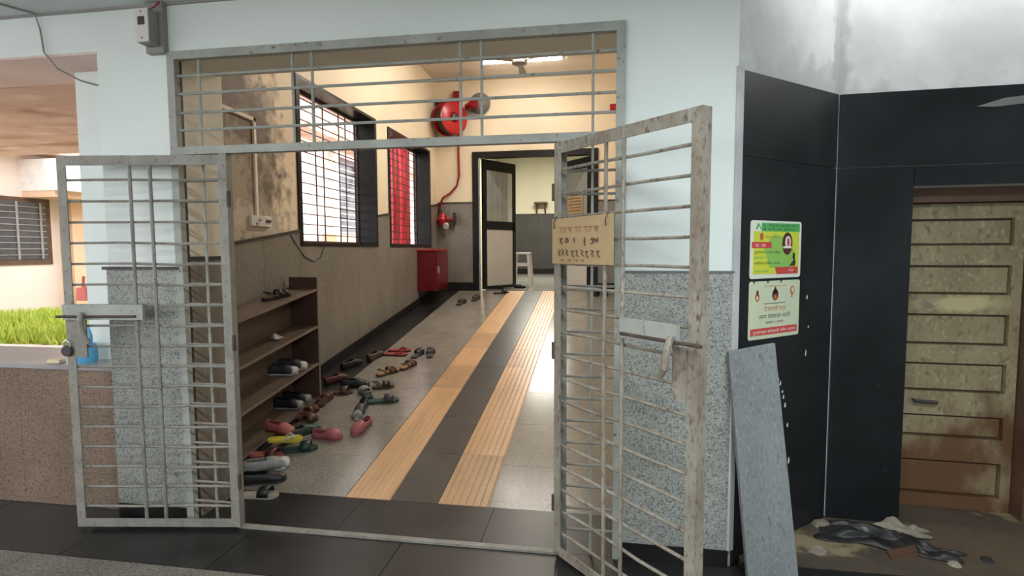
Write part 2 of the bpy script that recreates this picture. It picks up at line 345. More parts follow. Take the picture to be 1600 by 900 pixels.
wk = MB().box((-.6, -6.2, -.1), (3.4, -6, CEI+.1)); wk.box((-6.5, -6.2, -.1), (-.6, -6, 1.15)); wk.box((-6.5, -6.2, 1.15), (-6.1, -6, CEI+.1))  # unseen wall and low parapet, added to steer daylight into the hall
wk = wk.build('wall_rear_light_screen', 'white'); struct(wk, 'white rear wall with a wide open bay, added behind the view to shape the daylight', 'wall')
wz = MB().box((-6.7, -6.2, -.1), (-6.5, .6, 1.15)).build('wall_side_parapet', 'parapet'); struct(wz, 'low side parapet of the entrance hall', 'wall')
# ------------------------------------------------------------------ ALCOVE: diagonal wall + door wall in black granite
C0 = Vector((.602, 0)); C1 = Vector((1.212, .518)); u1 = (C1-C0).normalized(); o1 = Vector((u1.y, -u1.x))
A = R(-3.41); u2 = Vector((math.cos(A), math.sin(A))); o2 = Vector((u2.y, -u2.x))
D0, D1, DZ = .365, 1.22, 1.82        # door opening along the wall, height
def P2(c, u, n, s, d): q = c+u*s+n*d; return (q.x, q.y)
w1 = MB().prism([tuple(C0), tuple(C1), P2(C1, u1, o1, .12, 0), P2(C1, u1, o1, .0, -.25), P2(C0, u1, o1, .1, -.3), (.602, .3)], 0, CEI+.1)
w1 = w1.build('wall_diagonal', 'grey_plaster'); struct(w1, 'slanting black granite wall carrying two small posters', 'wall')
w2 = MB()
w2.prism([P2(C1, u2, o2, -.05, -.003), P2(C1, u2, o2, D0, -.003), P2(C1, u2, o2, D0, -.25), P2(C1, u2, o2, -.05, -.25)], 0, CEI+.1)
w2.prism([P2(C1, u2, o2, D0, -.003), P2(C1, u2, o2, D1, -.003), P2(C1, u2, o2, D1, -.25), P2(C1, u2, o2, D0, -.25)], DZ, CEI+.1)
w2.prism([P2(C1, u2, o2, D1, -.003), P2(C1, u2, o2, 1.9, -.003), P2(C1, u2, o2, 1.9, -.25), P2(C1, u2, o2, D1, -.25)], 0, CEI+.1)
w2 = w2.build('wall_alcove', 'grey_plaster'); struct(w2, 'black granite wall around the old wooden door', 'wall')
BT, BJ = 2.297, 1.921
def wallpanel(c, u, n, s0, s1, z0, z1, parent, name='black_panel', mat='blackpanel', t=.014):
    q = MB().prism([P2(c, u, n, s0, -.006), P2(c, u, n, s1, -.006), P2(c, u, n, s1, t), P2(c, u, n, s0, t)], z0, z1)
    return q.build(name, mat, parent)
L1 = (C1-C0).length
MB().prism([P2(C0, u1, o1, -.012, 0), P2(C0, u1, o1, .02, 0), P2(C0, u1, o1, .02, .016), P2(C0, u1, o1, -.012, .016)], .085, BT+.015).build('corner_strip', 'grey_plaster', w1)
wallpanel(C0, u1, o1, .021, L1-.012, BJ+.002, BT, w1); wallpanel(C0, u1, o1, .021, L1-.012, 0, BJ-.002, w1)
wallpanel(C1, u2, o2, .012, 1.0, BJ+.002, BT, w2); wallpanel(C1, u2, o2, 1.003, 1.68, BJ+.002, BT, w2)
wallpanel(C1, u2, o2, .012, D0-.002, 0, BJ-.002, w2)
wallpanel(C1, u2, o2, D0+.001, D1, DZ, BJ-.002, w2); wallpanel(C1, u2, o2, D1+.002, 1.68, 0, BJ-.002, w2)
# ledge of broken plaster showing through the upper panel at the right
q = MB()
pts = [(.62, 0), (.74, .035), (.9, .048), (1.05, .05), (1.05, .008), (.8, .002), (.7, -.006)]
q.add([(*P2(C1, u2, o2, s, .0155), 2.20+z) for s, z in pts], [tuple(range(len(pts)))]).build('chipped_patch', 'joint', w2)
# white paint drips on the black wall
for s, z, h, ww in [(.335, .845, .03, .010), (.355, .832, .02, .008), (.345, .80, .012, .006), (.375, .79, .012, .007), (.385, .76, .018, .008), (.338, .775, .008, .005), (.34, .74, .008, .005), (.342, .70, .008, .005),
                    (.345, .67, .006, .004), (.40, .715, .022, .009), (.425, .61, .02, .008), (.445, .42, .03, .008), (.56, 1.25, .02, .006), (.565, .96, .03, .006), (.58, 1.1, .01, .006), (.35, .55, .01, .004), (.36, .40, .01, .004)]:
    MB().add([(*P2(C0, u1, o1, s-ww, .0145), z), (*P2(C0, u1, o1, s+ww*.6, .0145), z-h*.3), (*P2(C0, u1, o1, s+ww, .0145), z+h*.5), (*P2(C0, u1, o1, s, .0145), z+h)], [(0, 1, 2, 3)]).build('paint_drip', 'pwhiteink', w1)

# old wooden door, recessed
DM = Matrix(((u2.x, -o2.x, 0, C1.x), (u2.y, -o2.y, 0, C1.y), (0, 0, 1, 0), (0, 0, 0, 1)))     # x along wall, y into wall
d2 = bpy.data.objects.new('door_2', None); COL.objects.link(d2); d2.matrix_basis = DM; struct(d2, 'worn olive-brown wooden door with six sunken panels', 'door')
def dbox(a, b, name, mat, parent=d2, bevel=0): return MB().box(a, b).build(name, mat, parent, local=True, bevel=bevel)
dbox((D0, .13, 1.745), (D1, .25, DZ), 'frame_head', 'woodframe'); dbox((.985, .10, .04), (D1, .25, 1.745), 'frame_jamb', 'woodframe')
leaf = dbox((D0-.02, .226, .06), (.98, .242, 1.74), 'leaf', 'woodframe')
dbox((D0-.02, .195, .06), (D0+.07, .226, 1.74), 'stile', 'wood', leaf); dbox((.932, .195, .06), (.98, .226, 1.74), 'stile', 'wood', leaf)
rails = [(1.655, 1.74), (1.405, 1.50), (1.14, 1.235), (.872, .962), (.568, .712), (.311, .454), (.06, .10)]
rails = [(1.66, 1.74), (1.41, 1.515), (1.145, 1.25), (.875, .975), (.585, .715), (.33, .46), (.06, .135)]
for a, b in rails: dbox((D0+.07, .196, a), (.932, .226, b), 'rail', 'wood', leaf)
for (a, _), (_, b) in zip(rails[:-1], rails[1:]):
    MB().box((D0+.082, .207, b+.012), (.920, .226, a-.012)).build('panel', 'wood', leaf, local=True, bevel=.004)
h = MB().rod((.49, .16, .665), (.60, .16, .660), .010, 8); h.rod((.50, .16, .665), (.50, .196, .665), .007); h.rod((.59, .16, .66), (.59, .196, .66), .007)
h.build('handle', 'iron', leaf, local=True)
dbox((D0, .02, .04), (D1, .2, .058), 'door_sill', 'alcovefloor'); dbox((D0-.1, .245, 0), (D1+.1, .28, DZ+.1), 'light_stop_panel', 'woodframe')  # last panel is unseen, added to stop sky light leaking round the leaf
# flap of peeled paint
MB().add([(.50, .193, 1.20), (.56, .190, 1.172), (.61, .193, 1.205), (.58, .188, 1.185), (.53, .187, 1.222)], [(0, 1, 3, 4), (1, 2, 3)]).build('peeled_patch', 'stonechip', leaf, local=True)

# ------------------------------------------------------------------ CORRIDOR WALLS
W1 = (2.09, 3.84); W2 = (4.28, 6.01); SILL, WTOP = 1.577, 3.106; XO = -3.0
w = MB()
ys = [WT, W1[0], W1[1], W2[0], W2[1], YB+.2]
for i in range(5):
    a, b = ys[i], ys[i+1]
    if i in (1, 3): w.box((XO, a, 0), (XW, b, SILL)); w.box((XO, a, WTOP), (XW, b, CORC))
    else: w.box((XO, a, 0), (XW, b, CORC))
wl = w.build('wall_left', 'cream'); struct(wl, 'cream corridor wall with two barred windows and a stone dado', 'wall')
HW = 1.454
def lpanel(y0, y1, flat=None):
    t0 = flat if flat else rz(y0)+HW; t1 = flat if flat else rz(y1)+HW
    a, b = y0+.0012, y1-.0012; x0, x1 = XW-.004, XW+.012
    MB().hexa([(x0, a, rz(a)), (x1, a, rz(a)), (x1, b, rz(b)), (x0, b, rz(b)), (x0, a, t0), (x1, a, t0), (x1, b, t1), (x0, b, t1)]).build('granite_panel', 'corr_granite', wl)
    if not flat:
        MB().hexa([(x0, a, t0), (x1+.01, a, t0), (x1+.01, b, t1), (x0, b, t1), (x0, a, t0+.022), (x1+.01, a, t0+.022), (x1+.01, b, t1+.022), (x0, b, t1+.022)]).build('dado_cap', 'iron', wl)
br = [.39, .95, 1.5, 2.06]
for i in range(3): lpanel(br[i], br[i+1])
br = [2.06, 2.66, 3.27, 3.87]
for i in range(3): lpanel(br[i], br[i+1], SILL-.03)
lpanel(3.87, 4.25)
br = [4.25, 4.85, 5.45, 6.04]
for i in range(3): lpanel(br[i], br[i+1], SILL-.03)
lpanel(6.04, YB)
bbl = MB()
for i, (a, b) in enumerate([(.39, 1.6), (1.6, 2.85), (2.85, 4.1), (4.1, 5.35), (5.35, YB)]):
    a += .001; b -= .001; x0, x1 = XW+.01, XW+.026; hh = .11
    o = MB().hexa([(x0, a, rz(a)), (x1, a, rz(a)), (x1, b, rz(b)), (x0, b, rz(b)), (x0, a, rz(a)+hh), (x1, a, rz(a)+hh), (x1, b, rz(b)+hh), (x0, b, rz(b)+hh)])
    o.build('skirting_slab', 'black', wl)
def window(n, y0, y1, label):
    w = bpy.data.objects.new('window_%d' % n, None); COL.objects.link(w); w.matrix_basis = T((XW, y0, SILL)); struct(w, label, 'window')
    t = .03
    MB().box((XO, y0-.001, SILL-.03), (XW+.02, y1+.001, SILL)).build('sill_slab', 'black', w)
    MB().box((XO, y0, WTOP-t), (XW+.016, y1, WTOP)).build('head_lining', 'black', w)
    MB().box((XO, y0, SILL), (XW+.016, y0+t, WTOP-t)).build('jamb_lining', 'black', w); MB().box((XO, y1-t, SILL), (XW+.016, y1, WTOP-t)).build('jamb_lining', 'black', w)
    for a, b in (((y0-.03), y0), (y1, y1+.03)): MB().box((XW-.004, a, SILL-.03), (XW+.015, b, WTOP)).build('architrave', 'black', w)
    xg = -2.955
    for z in (SILL+.015, WTOP-t-.015): MB().box((xg-.012, y0+t, z-.012), (xg+.012, y1-t, z+.012)).build('grille_frame', 'grille', w)
    for k in range(14):
        z = SILL+.02+(k+.7)*(WTOP-SILL-.06)/14.2
        MB().box((xg-.004, y0+t, z-.005), (xg+.004, y1-t, z+.005)).build('grille_bar', 'grille', w)
    for y in [y0+.05+(y1-y0-.1)*k for k in (0, .12, .19, .4, .5, .72, .82, 1)]:
        MB().rod((xg, y, SILL), (xg, y, WTOP-t), .0075).build('grille_rod', 'grille', w)
    return w
window(1, *W1, 'near corridor window with dark stone surround and iron grille')
window(2, *W2, 'far corridor window with dark stone surround showing red outside')

# back wall and double door
BX0, BX1, BZ = -2.133, -.046, 3.14
w = MB(); w.box((XW, YB, 0), (BX0, YB+.2, CORC)); w.box((BX1, YB, 0), (XRW+.3, YB+.2, CORC)); w.box((BX0, YB, BZ), (BX1, YB+.2, CORC))
wb = w.build('wall_back', 'cream'); struct(wb, 'cream end wall of the corridor around the black double door', 'wall')
for a, b in ((XW, -2.44), (-2.44, BX0), (BX1, .3), (.3, XRW)):
    MB().box((a+.001, YB-.012, FL-.1), (b-.001, YB+.002, 2.29)).build('granite_panel', 'corr_granite', wb)
for a, b in ((XW, BX0), (BX1, XRW)):
    MB().box((a, YB-.022, 2.29), (b, YB+.002, 2.314)).build('dado_cap', 'iron', wb); MB().box((a, YB-.026, FL-.1), (b, YB-.01, FL+.14)).build('skirting_slab', 'black', wb)
wrc = MB().box((XRW, WT, 0), (XRW+.15, YB+.2, CORC)).build('wall_corridor_right', 'cream'); struct(wrc, 'cream wall on the hidden right side of the corridor', 'wall')
for a, b in [(.36+k*1.02, .36+(k+1)*1.02) for k in range(6)]:
    a += .001; b = min(b, YB)-.001; x0, x1 = XRW-.012, XRW+.004
    MB().hexa([(x0, a, rz(a)), (x1, a, rz(a)), (x1, b, rz(b)), (x0, b, rz(b)), (x0, a, rz(a)+HW), (x1, a, rz(a)+HW), (x1, b, rz(b)+HW), (x0, b, rz(b)+HW)]).build('granite_panel', 'corr_granite', wrc)
    MB().hexa([(x0-.008, a, rz(a)+HW), (x1, a, rz(a)+HW), (x1, b, rz(b)+HW), (x0-.008, b, rz(b)+HW), (x0-.008, a, rz(a)+HW+.022), (x1, a, rz(a)+HW+.022), (x1, b, rz(b)+HW+.022), (x0-.008, b, rz(b)+HW+.022)]).build('dado_cap', 'iron', wrc)
cc = MB().box((XO, .0, CORC), (XRW+.3, YB+.2, CORC+.15)).build('ceiling_corridor', 'creamceil'); struct(cc, 'cream ceiling of the sloping corridor', 'ceiling')

d1 = bpy.data.objects.new('door_1', None); COL.objects.link(d1); d1.matrix_basis = T((-1.09, YB, FL)); struct(d1, 'black framed double door at the top of the ramp', 'door')
MB().box((BX0, YB-.03, FL), (BX0+.10, YB+.12, BZ)).build('frame_jamb', 'alu', d1); MB().box((BX1-.10, YB-.03, FL), (BX1, YB+.12, BZ)).build('frame_jamb', 'alu', d1)
MB().box((BX0+.1, YB-.03, BZ-.10), (BX1-.1, YB+.12, BZ)).build('frame_head', 'alu', d1)
MB().box((BX0+.108, YB-.02, FL+.01), (BX0+.128, YB+.0, BZ-.1)).build('frame_strip', 'silver', d1)
def leafm(hinge, ang, wdt, side, name):
    # local x from hinge to free edge, y thickness
    m = T((hinge[0], hinge[1], FL+.02)) @ Matrix.Rotation(ang, 4, 'Z'); H = 2.19
    lf = MB().box((0, -.02, 0), (.085, .02, H)).xf(m).build(name, 'alu', d1)
    def b(a, c, nm, mt): return MB().box(a, c).xf(m).build(nm, mt, lf)
    b((wdt-.075, -.02, 0), (wdt, .02, H), 'stile', 'alu'); b((.085, -.02, H-.17), (wdt-.075, .02, H), 'rail', 'alu'); b((.085, -.02, 1.02), (wdt-.075, .02, 1.16), 'rail', 'alu'); b((.085, -.02, 0), (wdt-.075, .02, .05), 'rail', 'alu')
    b((.085, -.008, .05), (wdt-.075, .008, 1.02), 'lower_panel', 'whitepanel'); b((.085, -.004, 1.16), (wdt-.075, .004, H-.17), 'pane', 'frost')
    n = 5; ww = (wdt-.16)/n
    for k in range(n): b((.087+k*ww+.006, -.010, 1.165), (.085+(k+1)*ww-.008, -.004, H-.175), 'pane_strip', 'frostlight' if k == n-1 else 'frost')
    b((wdt-.06, -.05, 1.0), (wdt-.035, -.02, 1.15), 'handle', 'alu')
    return m
leafm((BX0+.16, YB+.03), R(57), .82, 1, 'left_leaf')
mR = leafm((BX1-.11, YB+.05), R(180-50), .86, 1, 'right_leaf')
nt = MB().box((.20, .012, 1.28), (.68, .016, 1.66)).xf(mR).build('notice_sheet', 'cardboard'); tag(nt, 'brown paper notice stuck on the pane of the right door leaf', 'notice')
for k in range(6): MB().box((.24, .0162, 1.32+k*.052), (.60-.05*(k % 2), .0168, 1.335+k*.052)).xf(mR).build('text_line', 'ink', nt)

# ------------------------------------------------------------------ WARD beyond the door
w = MB(); w.box((-3.0, 13.0, 0), (2.2, 13.2, 4.3)); w.box((-3.15, YB+.2, 0), (-2.95, 13.2, 4.3)); w.box((2.2, YB+.2, 0), (2.4, 13.2, 4.3)); w.box((XRW+.3, YB+.2, 0), (2.2, YB+.25, 4.3))
ww = w.build('wall_ward', 'wardcream'); struct(ww, 'pale ward walls seen through the open door leaf', 'wall')
for k in range(4): MB().box((-2.95+k*1.28+.002, 12.985, .82), (-2.95+(k+1)*1.28-.002, 13.002, 2.5)).build('dado_panel', 'wardgrey', ww)
MB().box((-2.95, 12.975, 2.5), (2.2, 13.002, 2.53)).build('dado_cap', 'iron', ww); MB().box((-2.95, 12.97, .82), (2.2, 13.0, .97)).build('skirting_slab', 'black', ww)
wfl = MB().box((-3.15, YB, .6), (2.4, 13.2, FL)).build('floor_ward', 'wardfloor'); struct(wfl, 'grey ward floor beyond the double door', 'floor')
wc = MB().box((-3.15, YB+.2, 4.12), (2.4, 13.2, 4.3)).build('ceiling_ward', 'ceil'); struct(wc, 'white ward ceiling beyond the double door', 'ceiling')

# ------------------------------------------------------------------ LAMPS
def tube_light(x, y, z, power, label, colour, length=1.2, group=None, ang=0, tm='tube'):
    t = thing('tube_light', label, 'lamp', mat=T((x, y, z)) @ Matrix.Rotation(ang, 4, 'Z'), group=group)
    l2 = length/2
    MB().box((-l2-.03, -.03, -.035), (l2+.03, .03, 0)).build('batten', 'plasticwhite', t, local=True)
    MB().rod((-l2, 0, -.055), (l2, 0, -.055), .016, 12).build('lit_tube', tm, t, local=True)
    for s in (-1, 1): MB().box((s*l2-.02, -.022, -.08), (s*l2+.02, .022, -.03)).build('end_holder', 'plasticwhite', t, local=True)
    ld = bpy.data.lights.new('tube_glow', 'AREA'); ld.shape = 'RECTANGLE'; ld.size = length; ld.size_y = .06; ld.energy = power; ld.color = colour
    lo = bpy.data.objects.new('tube_glow', ld); COL.objects.link(lo); lo.parent = t; lo.location = (0, 0, -.09)
    return t
tube_light(-1.15, 5.5, CORC, CORR_W[0], 'lit tube light on the corridor ceiling behind the fan', (1, .94, .86), tm='tubecorr')
tube_light(-1.0, 3.8, CORC, CORR_W[1], 'fill tube light added out of view on the corridor ceiling above the entrance lintel', (1, .94, .86), tm='tubefill', ang=R(90))  # hidden fill lamp, added to even out the corridor light
tube_light(-1.2, 10.0, 4.12, WARD_W, 'lit tube light on the ward ceiling beyond the door', (1, .95, .84))
tube_light(-2.2, -1.9, CEI, FOYER_W[0], 'tube light added out of view on the entrance hall ceiling, left of centre', (.88, .97, 1))  # unseen lamp added to brighten the front wall
tube_light(.75, -2.3, CEI, FOYER_W[1], 'tube light added out of view on the entrance hall ceiling, right of centre', (.88, .97, 1))  # second unseen lamp, added to lift the right pillar and alcove

# ------------------------------------------------------------------ ENTRANCE GRILLE (fixed frame) and GATES
eg = thing('entrance_grille', 'fixed grey iron frame and bars filling the top and sides of the opening', 'grille', loc=(-1.07, 0, 0))
def eb(a, b, name, mat='gategreen'): return MB().box(a, b).build(name, mat, eg)
eb((XL-.012, -.018, ZT-.03), (XR+.012, .02, ZT+.012), 'top_rail'); eb((XL-.012, -.018, 0), (XL+.03, .02, ZT-.03), 'side_post'); eb((XR-.03, -.018, 0), (XR+.012, .02, ZT-.03), 'side_post')
GX0, GX1 = -1.925, -.205
eb((XL+.03, -.02, 2.008), (XR-.03, .022, 2.048), 'header_beam')
eb((GX0-.045, -.016, 0), (GX0+.0, .026, 2.008), 'hinge_post', 'gatepaint'); eb((GX1, -.016, 0), (GX1+.045, .026, 2.008), 'hinge_post', 'gatepaint')
for z in (2.417, 2.325, 2.227, 2.137):
    MB().rod((XL+.02, 0, z), (XR-.02, 0, z), .0075).build('transom_bar', 'gategreen', eg)
for x in (-1.55, -1.443, -.674, -.57): MB().rod((x, .008, 2.04), (x, .008, ZT-.01), .0075).build('transom_rod', 'gategreen', eg)
for x in (-2.078, -.04): MB().rod((x, .008, .01), (x, .008, ZT-.01), .0075).build('side_rod', 'gategreen', eg)
for k in range(17):
    z = 1.872-.109*k
    MB().rod((XL+.02, 0, z), (GX0-.03, 0, z), .007).build('side_bar', 'gatepaint', eg); MB().rod((GX1+.03, 0, z), (XR-.02, 0, z), .007).build('side_bar', 'gatepaint', eg)
def gate(name, label, hinge, free, paint, flip, rods):
    hx, hy = hinge; dx, dy = free[0]-hx, free[1]-hy; wd = math.hypot(dx, dy); ang = math.atan2(dy, dx)
    gt = thing(name, label, 'gate', mat=T((hx, hy, .02)) @ Matrix.Rotation(ang, 4, 'Z'))
    H = 1.975; f = flip   # f: local y sign of the face seen from the hall
    def b(a, c, nm, mt=paint): 
        a, c = list(a), list(c)
        for i in range(3):
            if a[i] > c[i]: a[i], c[i] = c[i], a[i]
        return MB().box(a, c).build(nm, mt, gt, local=True)
    def angle(a, c, web, nm):
        m = MB()
        for p, q_ in (a, c), web:
            lo = [min(i, j) for i, j in zip(p, q_)]; hi = [max(i, j) for i, j in zip(p, q_)]; m.box(lo, hi)
        return m.build(nm, paint, gt, local=True)
    t = .045; th = .006
    angle((0, f*.0, 0), (t, f*th, H), ((0, 0, 0), (th, -f*t, H)), 'stile')
    angle((wd-t, 0, 0), (wd, f*th, H), ((wd-th, 0, 0), (wd, -f*t, H)), 'stile')
    angle((t, 0, H-.05), (wd-t, f*th, H), ((t, 0, H-th), (wd-t, -f*t, H)), 'rail')
    angle((t, 0, 0), (wd-t, f*th, .045), ((t, 0, 0), (wd-t, -f*t, th)), 'rail')
    for k in range(17):
        z = 1.852-.109*k; y = -f*.012
        sag = random.uniform(-.006, .006); bow = random.uniform(-.005, .005)
        MB().tube([(th, y, z), (wd*.3, y+bow, z+sag), (wd*.65, y-bow, z-sag*.6), (wd-th, y, z)], .0072, 6).build('bar', paint, gt, local=True)
    for s in rods:
        MB().tube([(wd*s, -f*.001, .01), (wd*s+random.uniform(-.004, .004), f*.002, H*.5), (wd*s, -f*.001, H-.01)], .0088, 6).build('rod', paint, gt, local=True)
    # slide bolt
    zb = 1.165
    hs = b((wd*.55 if f < 0 else wd*.52, f*.004, zb-.04), (wd*.9 if f < 0 else wd, f*.024, zb+.04), 'bolt_plate', 'gategreen')
    MB().rod((wd*.56, f*.028, zb-.022), (wd+.03, f*.028, zb-.022), .007, 8).build('bolt_rod', 'rust', hs, local=True)
    MB().tube([(wd*.88, f*.034, zb), (wd*.875, f*.05, zb-.05), (wd*.86, f*.05, zb-.12), (wd*.83, f*.046, zb-.16)], [.013, .015, .017, .011], 8).build('bolt_hasp', paint, hs, local=True)
    b((wd-.11, f*.002, zb-.24), (wd-.045, f*.012, zb-.04), 'lock_plate')
    for z in (.25, 1.0, 1.75): MB().rod((-.006, f*.004, z-.04), (-.006, f*.004, z+.04), .010, 8).build('hinge', 'rust', gt, local=True)
    return gt, wd
gl, wL = gate('grille_gate', 'open left iron grille gate folded back against the white pillar', (-1.905, -.04), (-2.778, -.168), 'gatepaint', 1, (.455, .575))
gr, wR = gate('grille_gate', 'open right iron grille gate swung towards the viewer with rusted bars', (-.212, -.032), (.347, -.632), 'gaterust', -1, (.415, .54))
# which local y faces the hall: recomputed in the checks below
# padlock on the left gate, notice board on the right gate
gm = wm(gl)
pk = thing('padlock', 'dark round padlock hanging on the free edge of the left gate', 'padlock', mat=gm @ T((wL-.01, .02, .96)))
MB().lathe([(.0, -.008), (.026, -.008), (.03, 0), (.026, .010), (0, .010)], 16, Matrix.Rotation(R(90), 4, 'X')).build('body', 'iron', pk, smooth=True, local=True)
MB().tube([(-.016, 0, .018), (-.016, 0, .045), (0, 0, .058), (.016, 0, .045), (.016, 0, .018)], .005, 6).build('shackle', 'silver', pk, local=True)
gm = wm(gr)
nb = thing('cardboard_notice', 'hand-lettered brown board wired to the right gate', 'notice', mat=gm @ T((.2, -.022, 1.52)))
# board spans the first part of the gate; slightly bowed
bw, bh = .40, .205
m = MB(); nx = 8; vs = []
for i in range(nx+1):
    x = -.19+bw*i/nx; yb = -.006*math.sin(math.pi*i/nx)
    for z in (-bh/2, bh/2+.006*i/nx): vs += [(x, yb-.003, z), (x, yb+.003, z)]
fs = []
for i in range(nx):
    a = i*4; b = a+4
    fs += [(a, b, b+2, a+2), (a+1, a+3, b+3, b+1), (a+2, b+2, b+3, a+3), (a, a+1, b+1, b)]
fs += [(0, 2, 3, 1), (nx*4, nx*4+1, nx*4+3, nx*4+2)]
m.add(vs, fs).build('board', 'cardboard', nb, local=True)
def stroke(pts, mt, r=.0032): MB().tube([(x, -.011, z) for x, z in pts], r, 5).build('lettering', mt, nb, local=True)
for x0, wd_ in ((-.13, .05), (-.07, .028), (-.02, .045), (.04, .05), (.10, .03)):      # faded first line with its head-stroke
    stroke([(x0, .062), (x0+wd_, .061)], 'inkred', .002); stroke([(x0+.01, .062), (x0+.012, .045), (x0+.024, .040)], 'inkred', .002); stroke([(x0+wd_*.8, .062), (x0+wd_*.8, .038)], 'inkred', .002)
for pts in ([(-.125, .012), (-.11, .016), (-.122, -.002), (-.108, -.012)], [(-.085, .010), (-.07, .014), (-.066, 0), (-.08, -.008), (-.086, .004)], [(-.025, .014), (-.022, -.008)], [(.045, .014), (.046, -.022)],
            [(.05, -.004), (.04, -.006)], [(.085, .006), (.10, .010), (.098, -.006), (.088, -.014)], [(.108, .008), (.116, -.004), (.126, .010), (.124, -.008)]): stroke(pts, 'ink', .0036)
for x0 in (-.14, -.115, -.085, -.045, -.015, .02, .05, .085, .12):
    a = random.uniform(-.006, .006); stroke([(x0, -.042+a), (x0+.014, -.044), (x0+.006, -.058), (x0+.018, -.068+a)], 'ink', .0028)
for x0 in (-.12, -.07, -.02, .02): stroke([(x0, -.082), (x0+.02, -.084), (x0+.012, -.092)], 'inkred', .0024)
for x in (-.165, .175):
    MB().tube([(x, -.01, .06), (x+.008, -.02, .085), (x, .0, .115), (x-.006, .018, .10)], .0025, 5).build('tie_wire', 'rust', nb, local=True)

# ------------------------------------------------------------------ ELECTRIC BOX, WIRE on the front wall
eb_ = thing('switch_box', 'small white breaker box on grey trunking above the left pillar', 'switch box', loc=(-2.29, 0, 2.54))
MB().box((-2.345, -.035, 2.53), (-2.243, -.001, 2.785)).build('trunking', 'plasticgrey', eb_)
MB().box((-2.335, -.10, 2.56), (-2.262, -.034, 2.73)).build('housing', 'plasticgrey', eb_, bevel=.004)
MB().box((-2.338, -.108, 2.562), (-2.262, -.1, 2.728)).build('cover', 'plasticwhite', eb_, bevel=.003)
MB().box((-2.318, -.112, 2.645), (-2.282, -.107, 2.685)).build('breaker_window', 'iron', eb_)
for z in (2.58, 2.71): MB().lathe([(0, 0), (.004, 0), (.004, .002), (0, .002)], 8, T((-2.30, -.108, z)) @ Matrix.Rotation(R(90), 4, 'X')).build('screw', 'iron', eb_)
MB().tube([(-2.30, -.07, 2.73), (-2.27, -.05, 2.755), (-2.255, -.037, 2.783)], .004, 6).build('cable', 'maroon' if 'maroon' in M else 'red', eb_)
wi = MB().tube([(-3.16, -.30, 2.785), (-3.03, -.02, 2.785), (-3.00, -.02, 2.70), (-2.985, -.02, 2.58), (-2.94, .01, 2.50), (-2.89, .1, 2.46), (-2.85, .24, 2.455)], .005, 6).build('hanging_wire', 'plasticgrey'); tag(wi, 'thin grey wire drooping from the ceiling across the left beam', 'wire')

# ------------------------------------------------------------------ ITEMS ON THE PARAPET
def jug():
    t = thing('plastic_jug', 'blue plastic jug standing on the parapet sill behind the left gate', 'jug', loc=(-3.02, .16, .845))
    MB().lathe([(.0, 0), (.05, 0), (.055, .02), (.056, .09), (.05, .11), (.046, .105), (.05, .02), (0, .012)], 18).build('body', 'blue', t, smooth=True, local=True)
    MB().tube([(.03, .0, .105), (.034, 0, .16), (.02, 0, .2), (.01, 0, .215)], [.012, .010, .009, .006], 8).build('spout', 'blue', t, smooth=True, local=True)
jug()
t = thing('dustpan', 'coral red plastic scoop hung on the column beyond the parapet', 'scoop', loc=(-3.135, .27, 1.2))
MB().hexa([(-.05, -.01, 0), (.035, -.01, -.0), (.035, .02, 0), (-.05, .02, 0), (-.045, -.01, .08), (.02, -.01, .09), (.02, .02, .09), (-.045, .02, .08)]).build('pan', 'coral', t, local=True, bevel=.006)
MB().rod((-.01, .005, .085), (.0, .005, .15), .008).build('handle', 'coral', t, local=True)
s = MB().hexa([(-3.215, .075, .846), (-3.13, .085, .846), (-3.13, .135, .846), (-3.215, .125, .846), (-3.207, .08, .872), (-3.136, .09, .868), (-3.136, .13, .868), (-3.207, .12, .872)]).build('soap_bar', 'soap', bevel=.006); tag(s, 'worn pale yellow soap bar on the edge of the parapet sill', 'soap')

# ------------------------------------------------------------------ POSTERS on the diagonal wall
PM = Matrix(((u1.x, -o1.x, 0, C0.x+o1.x*.0145), (u1.y, -o1.y, 0, C0.y+o1.y*.0145), (0, 0, 1, 0), (0, 0, 0, 1)))   # x along, -y outward
def rrect(x0, z0, x1, z1, r=.015, n=4):
    p = []
    for cx, cz, a0 in ((x1-r, z0+r, -90), (x1-r, z1-r, 0), (x0+r, z1-r, 90), (x0+r, z0+r, 180)):
        for k in range(n+1): a = R(a0+90*k/n); p.append((cx+r*math.cos(a), cz+r*math.sin(a)))
    return p
def plate(poly, y0, y1, name, mat, parent):
    n = len(poly); m = MB(); vs = [(x, -y0, z) for x, z in poly]+[(x, -y1, z) for x, z in poly]
    m.add(vs, [tuple(range(n, 2*n)), tuple(range(n-1, -1, -1))]+[(i, (i+1) % n, n+(i+1) % n, n+i) for i in range(n)])
    return m.build(name, mat, parent, local=True)
def ell(cx, cz, rx, rz_, n=18): return [(cx+rx*math.cos(2*math.pi*k/n), cz+rz_*math.sin(2*math.pi*k/n)) for k in range(n)]
DG = None
def lettering(txt, x, z, size, mat, parent, y, width=None, shear=0):
    cu = bpy.data.curves.new('lettering', 'FONT'); cu.body = txt; cu.size = size; cu.resolution_u = 2
    to = bpy.data.objects.new('lettering_source', cu); COL.objects.link(to)
    dg = bpy.context.evaluated_depsgraph_get(); dg.update()
    me = bpy.data.meshes.new_from_object(to.evaluated_get(dg)); bpy.data.objects.remove(to); bpy.data.curves.remove(cu)
    if not me.vertices: return
    xs_ = [v.co.x for v in me.vertices]; k = (width/(max(xs_)-min(xs_))) if width else 1; mx = min(xs_)
    for v in me.vertices: v.co = (x+(v.co.x-mx)*k, -y, z+v.co.y)
    me.materials.clear(); me.materials.append(M[mat])
    o = bpy.data.objects.new('lettering', me); COL.objects.link(o); o.parent = parent
def rect(x0, z0, x1, z1): return [(x0, z0), (x1, z0), (x1, z1), (x0, z1)]
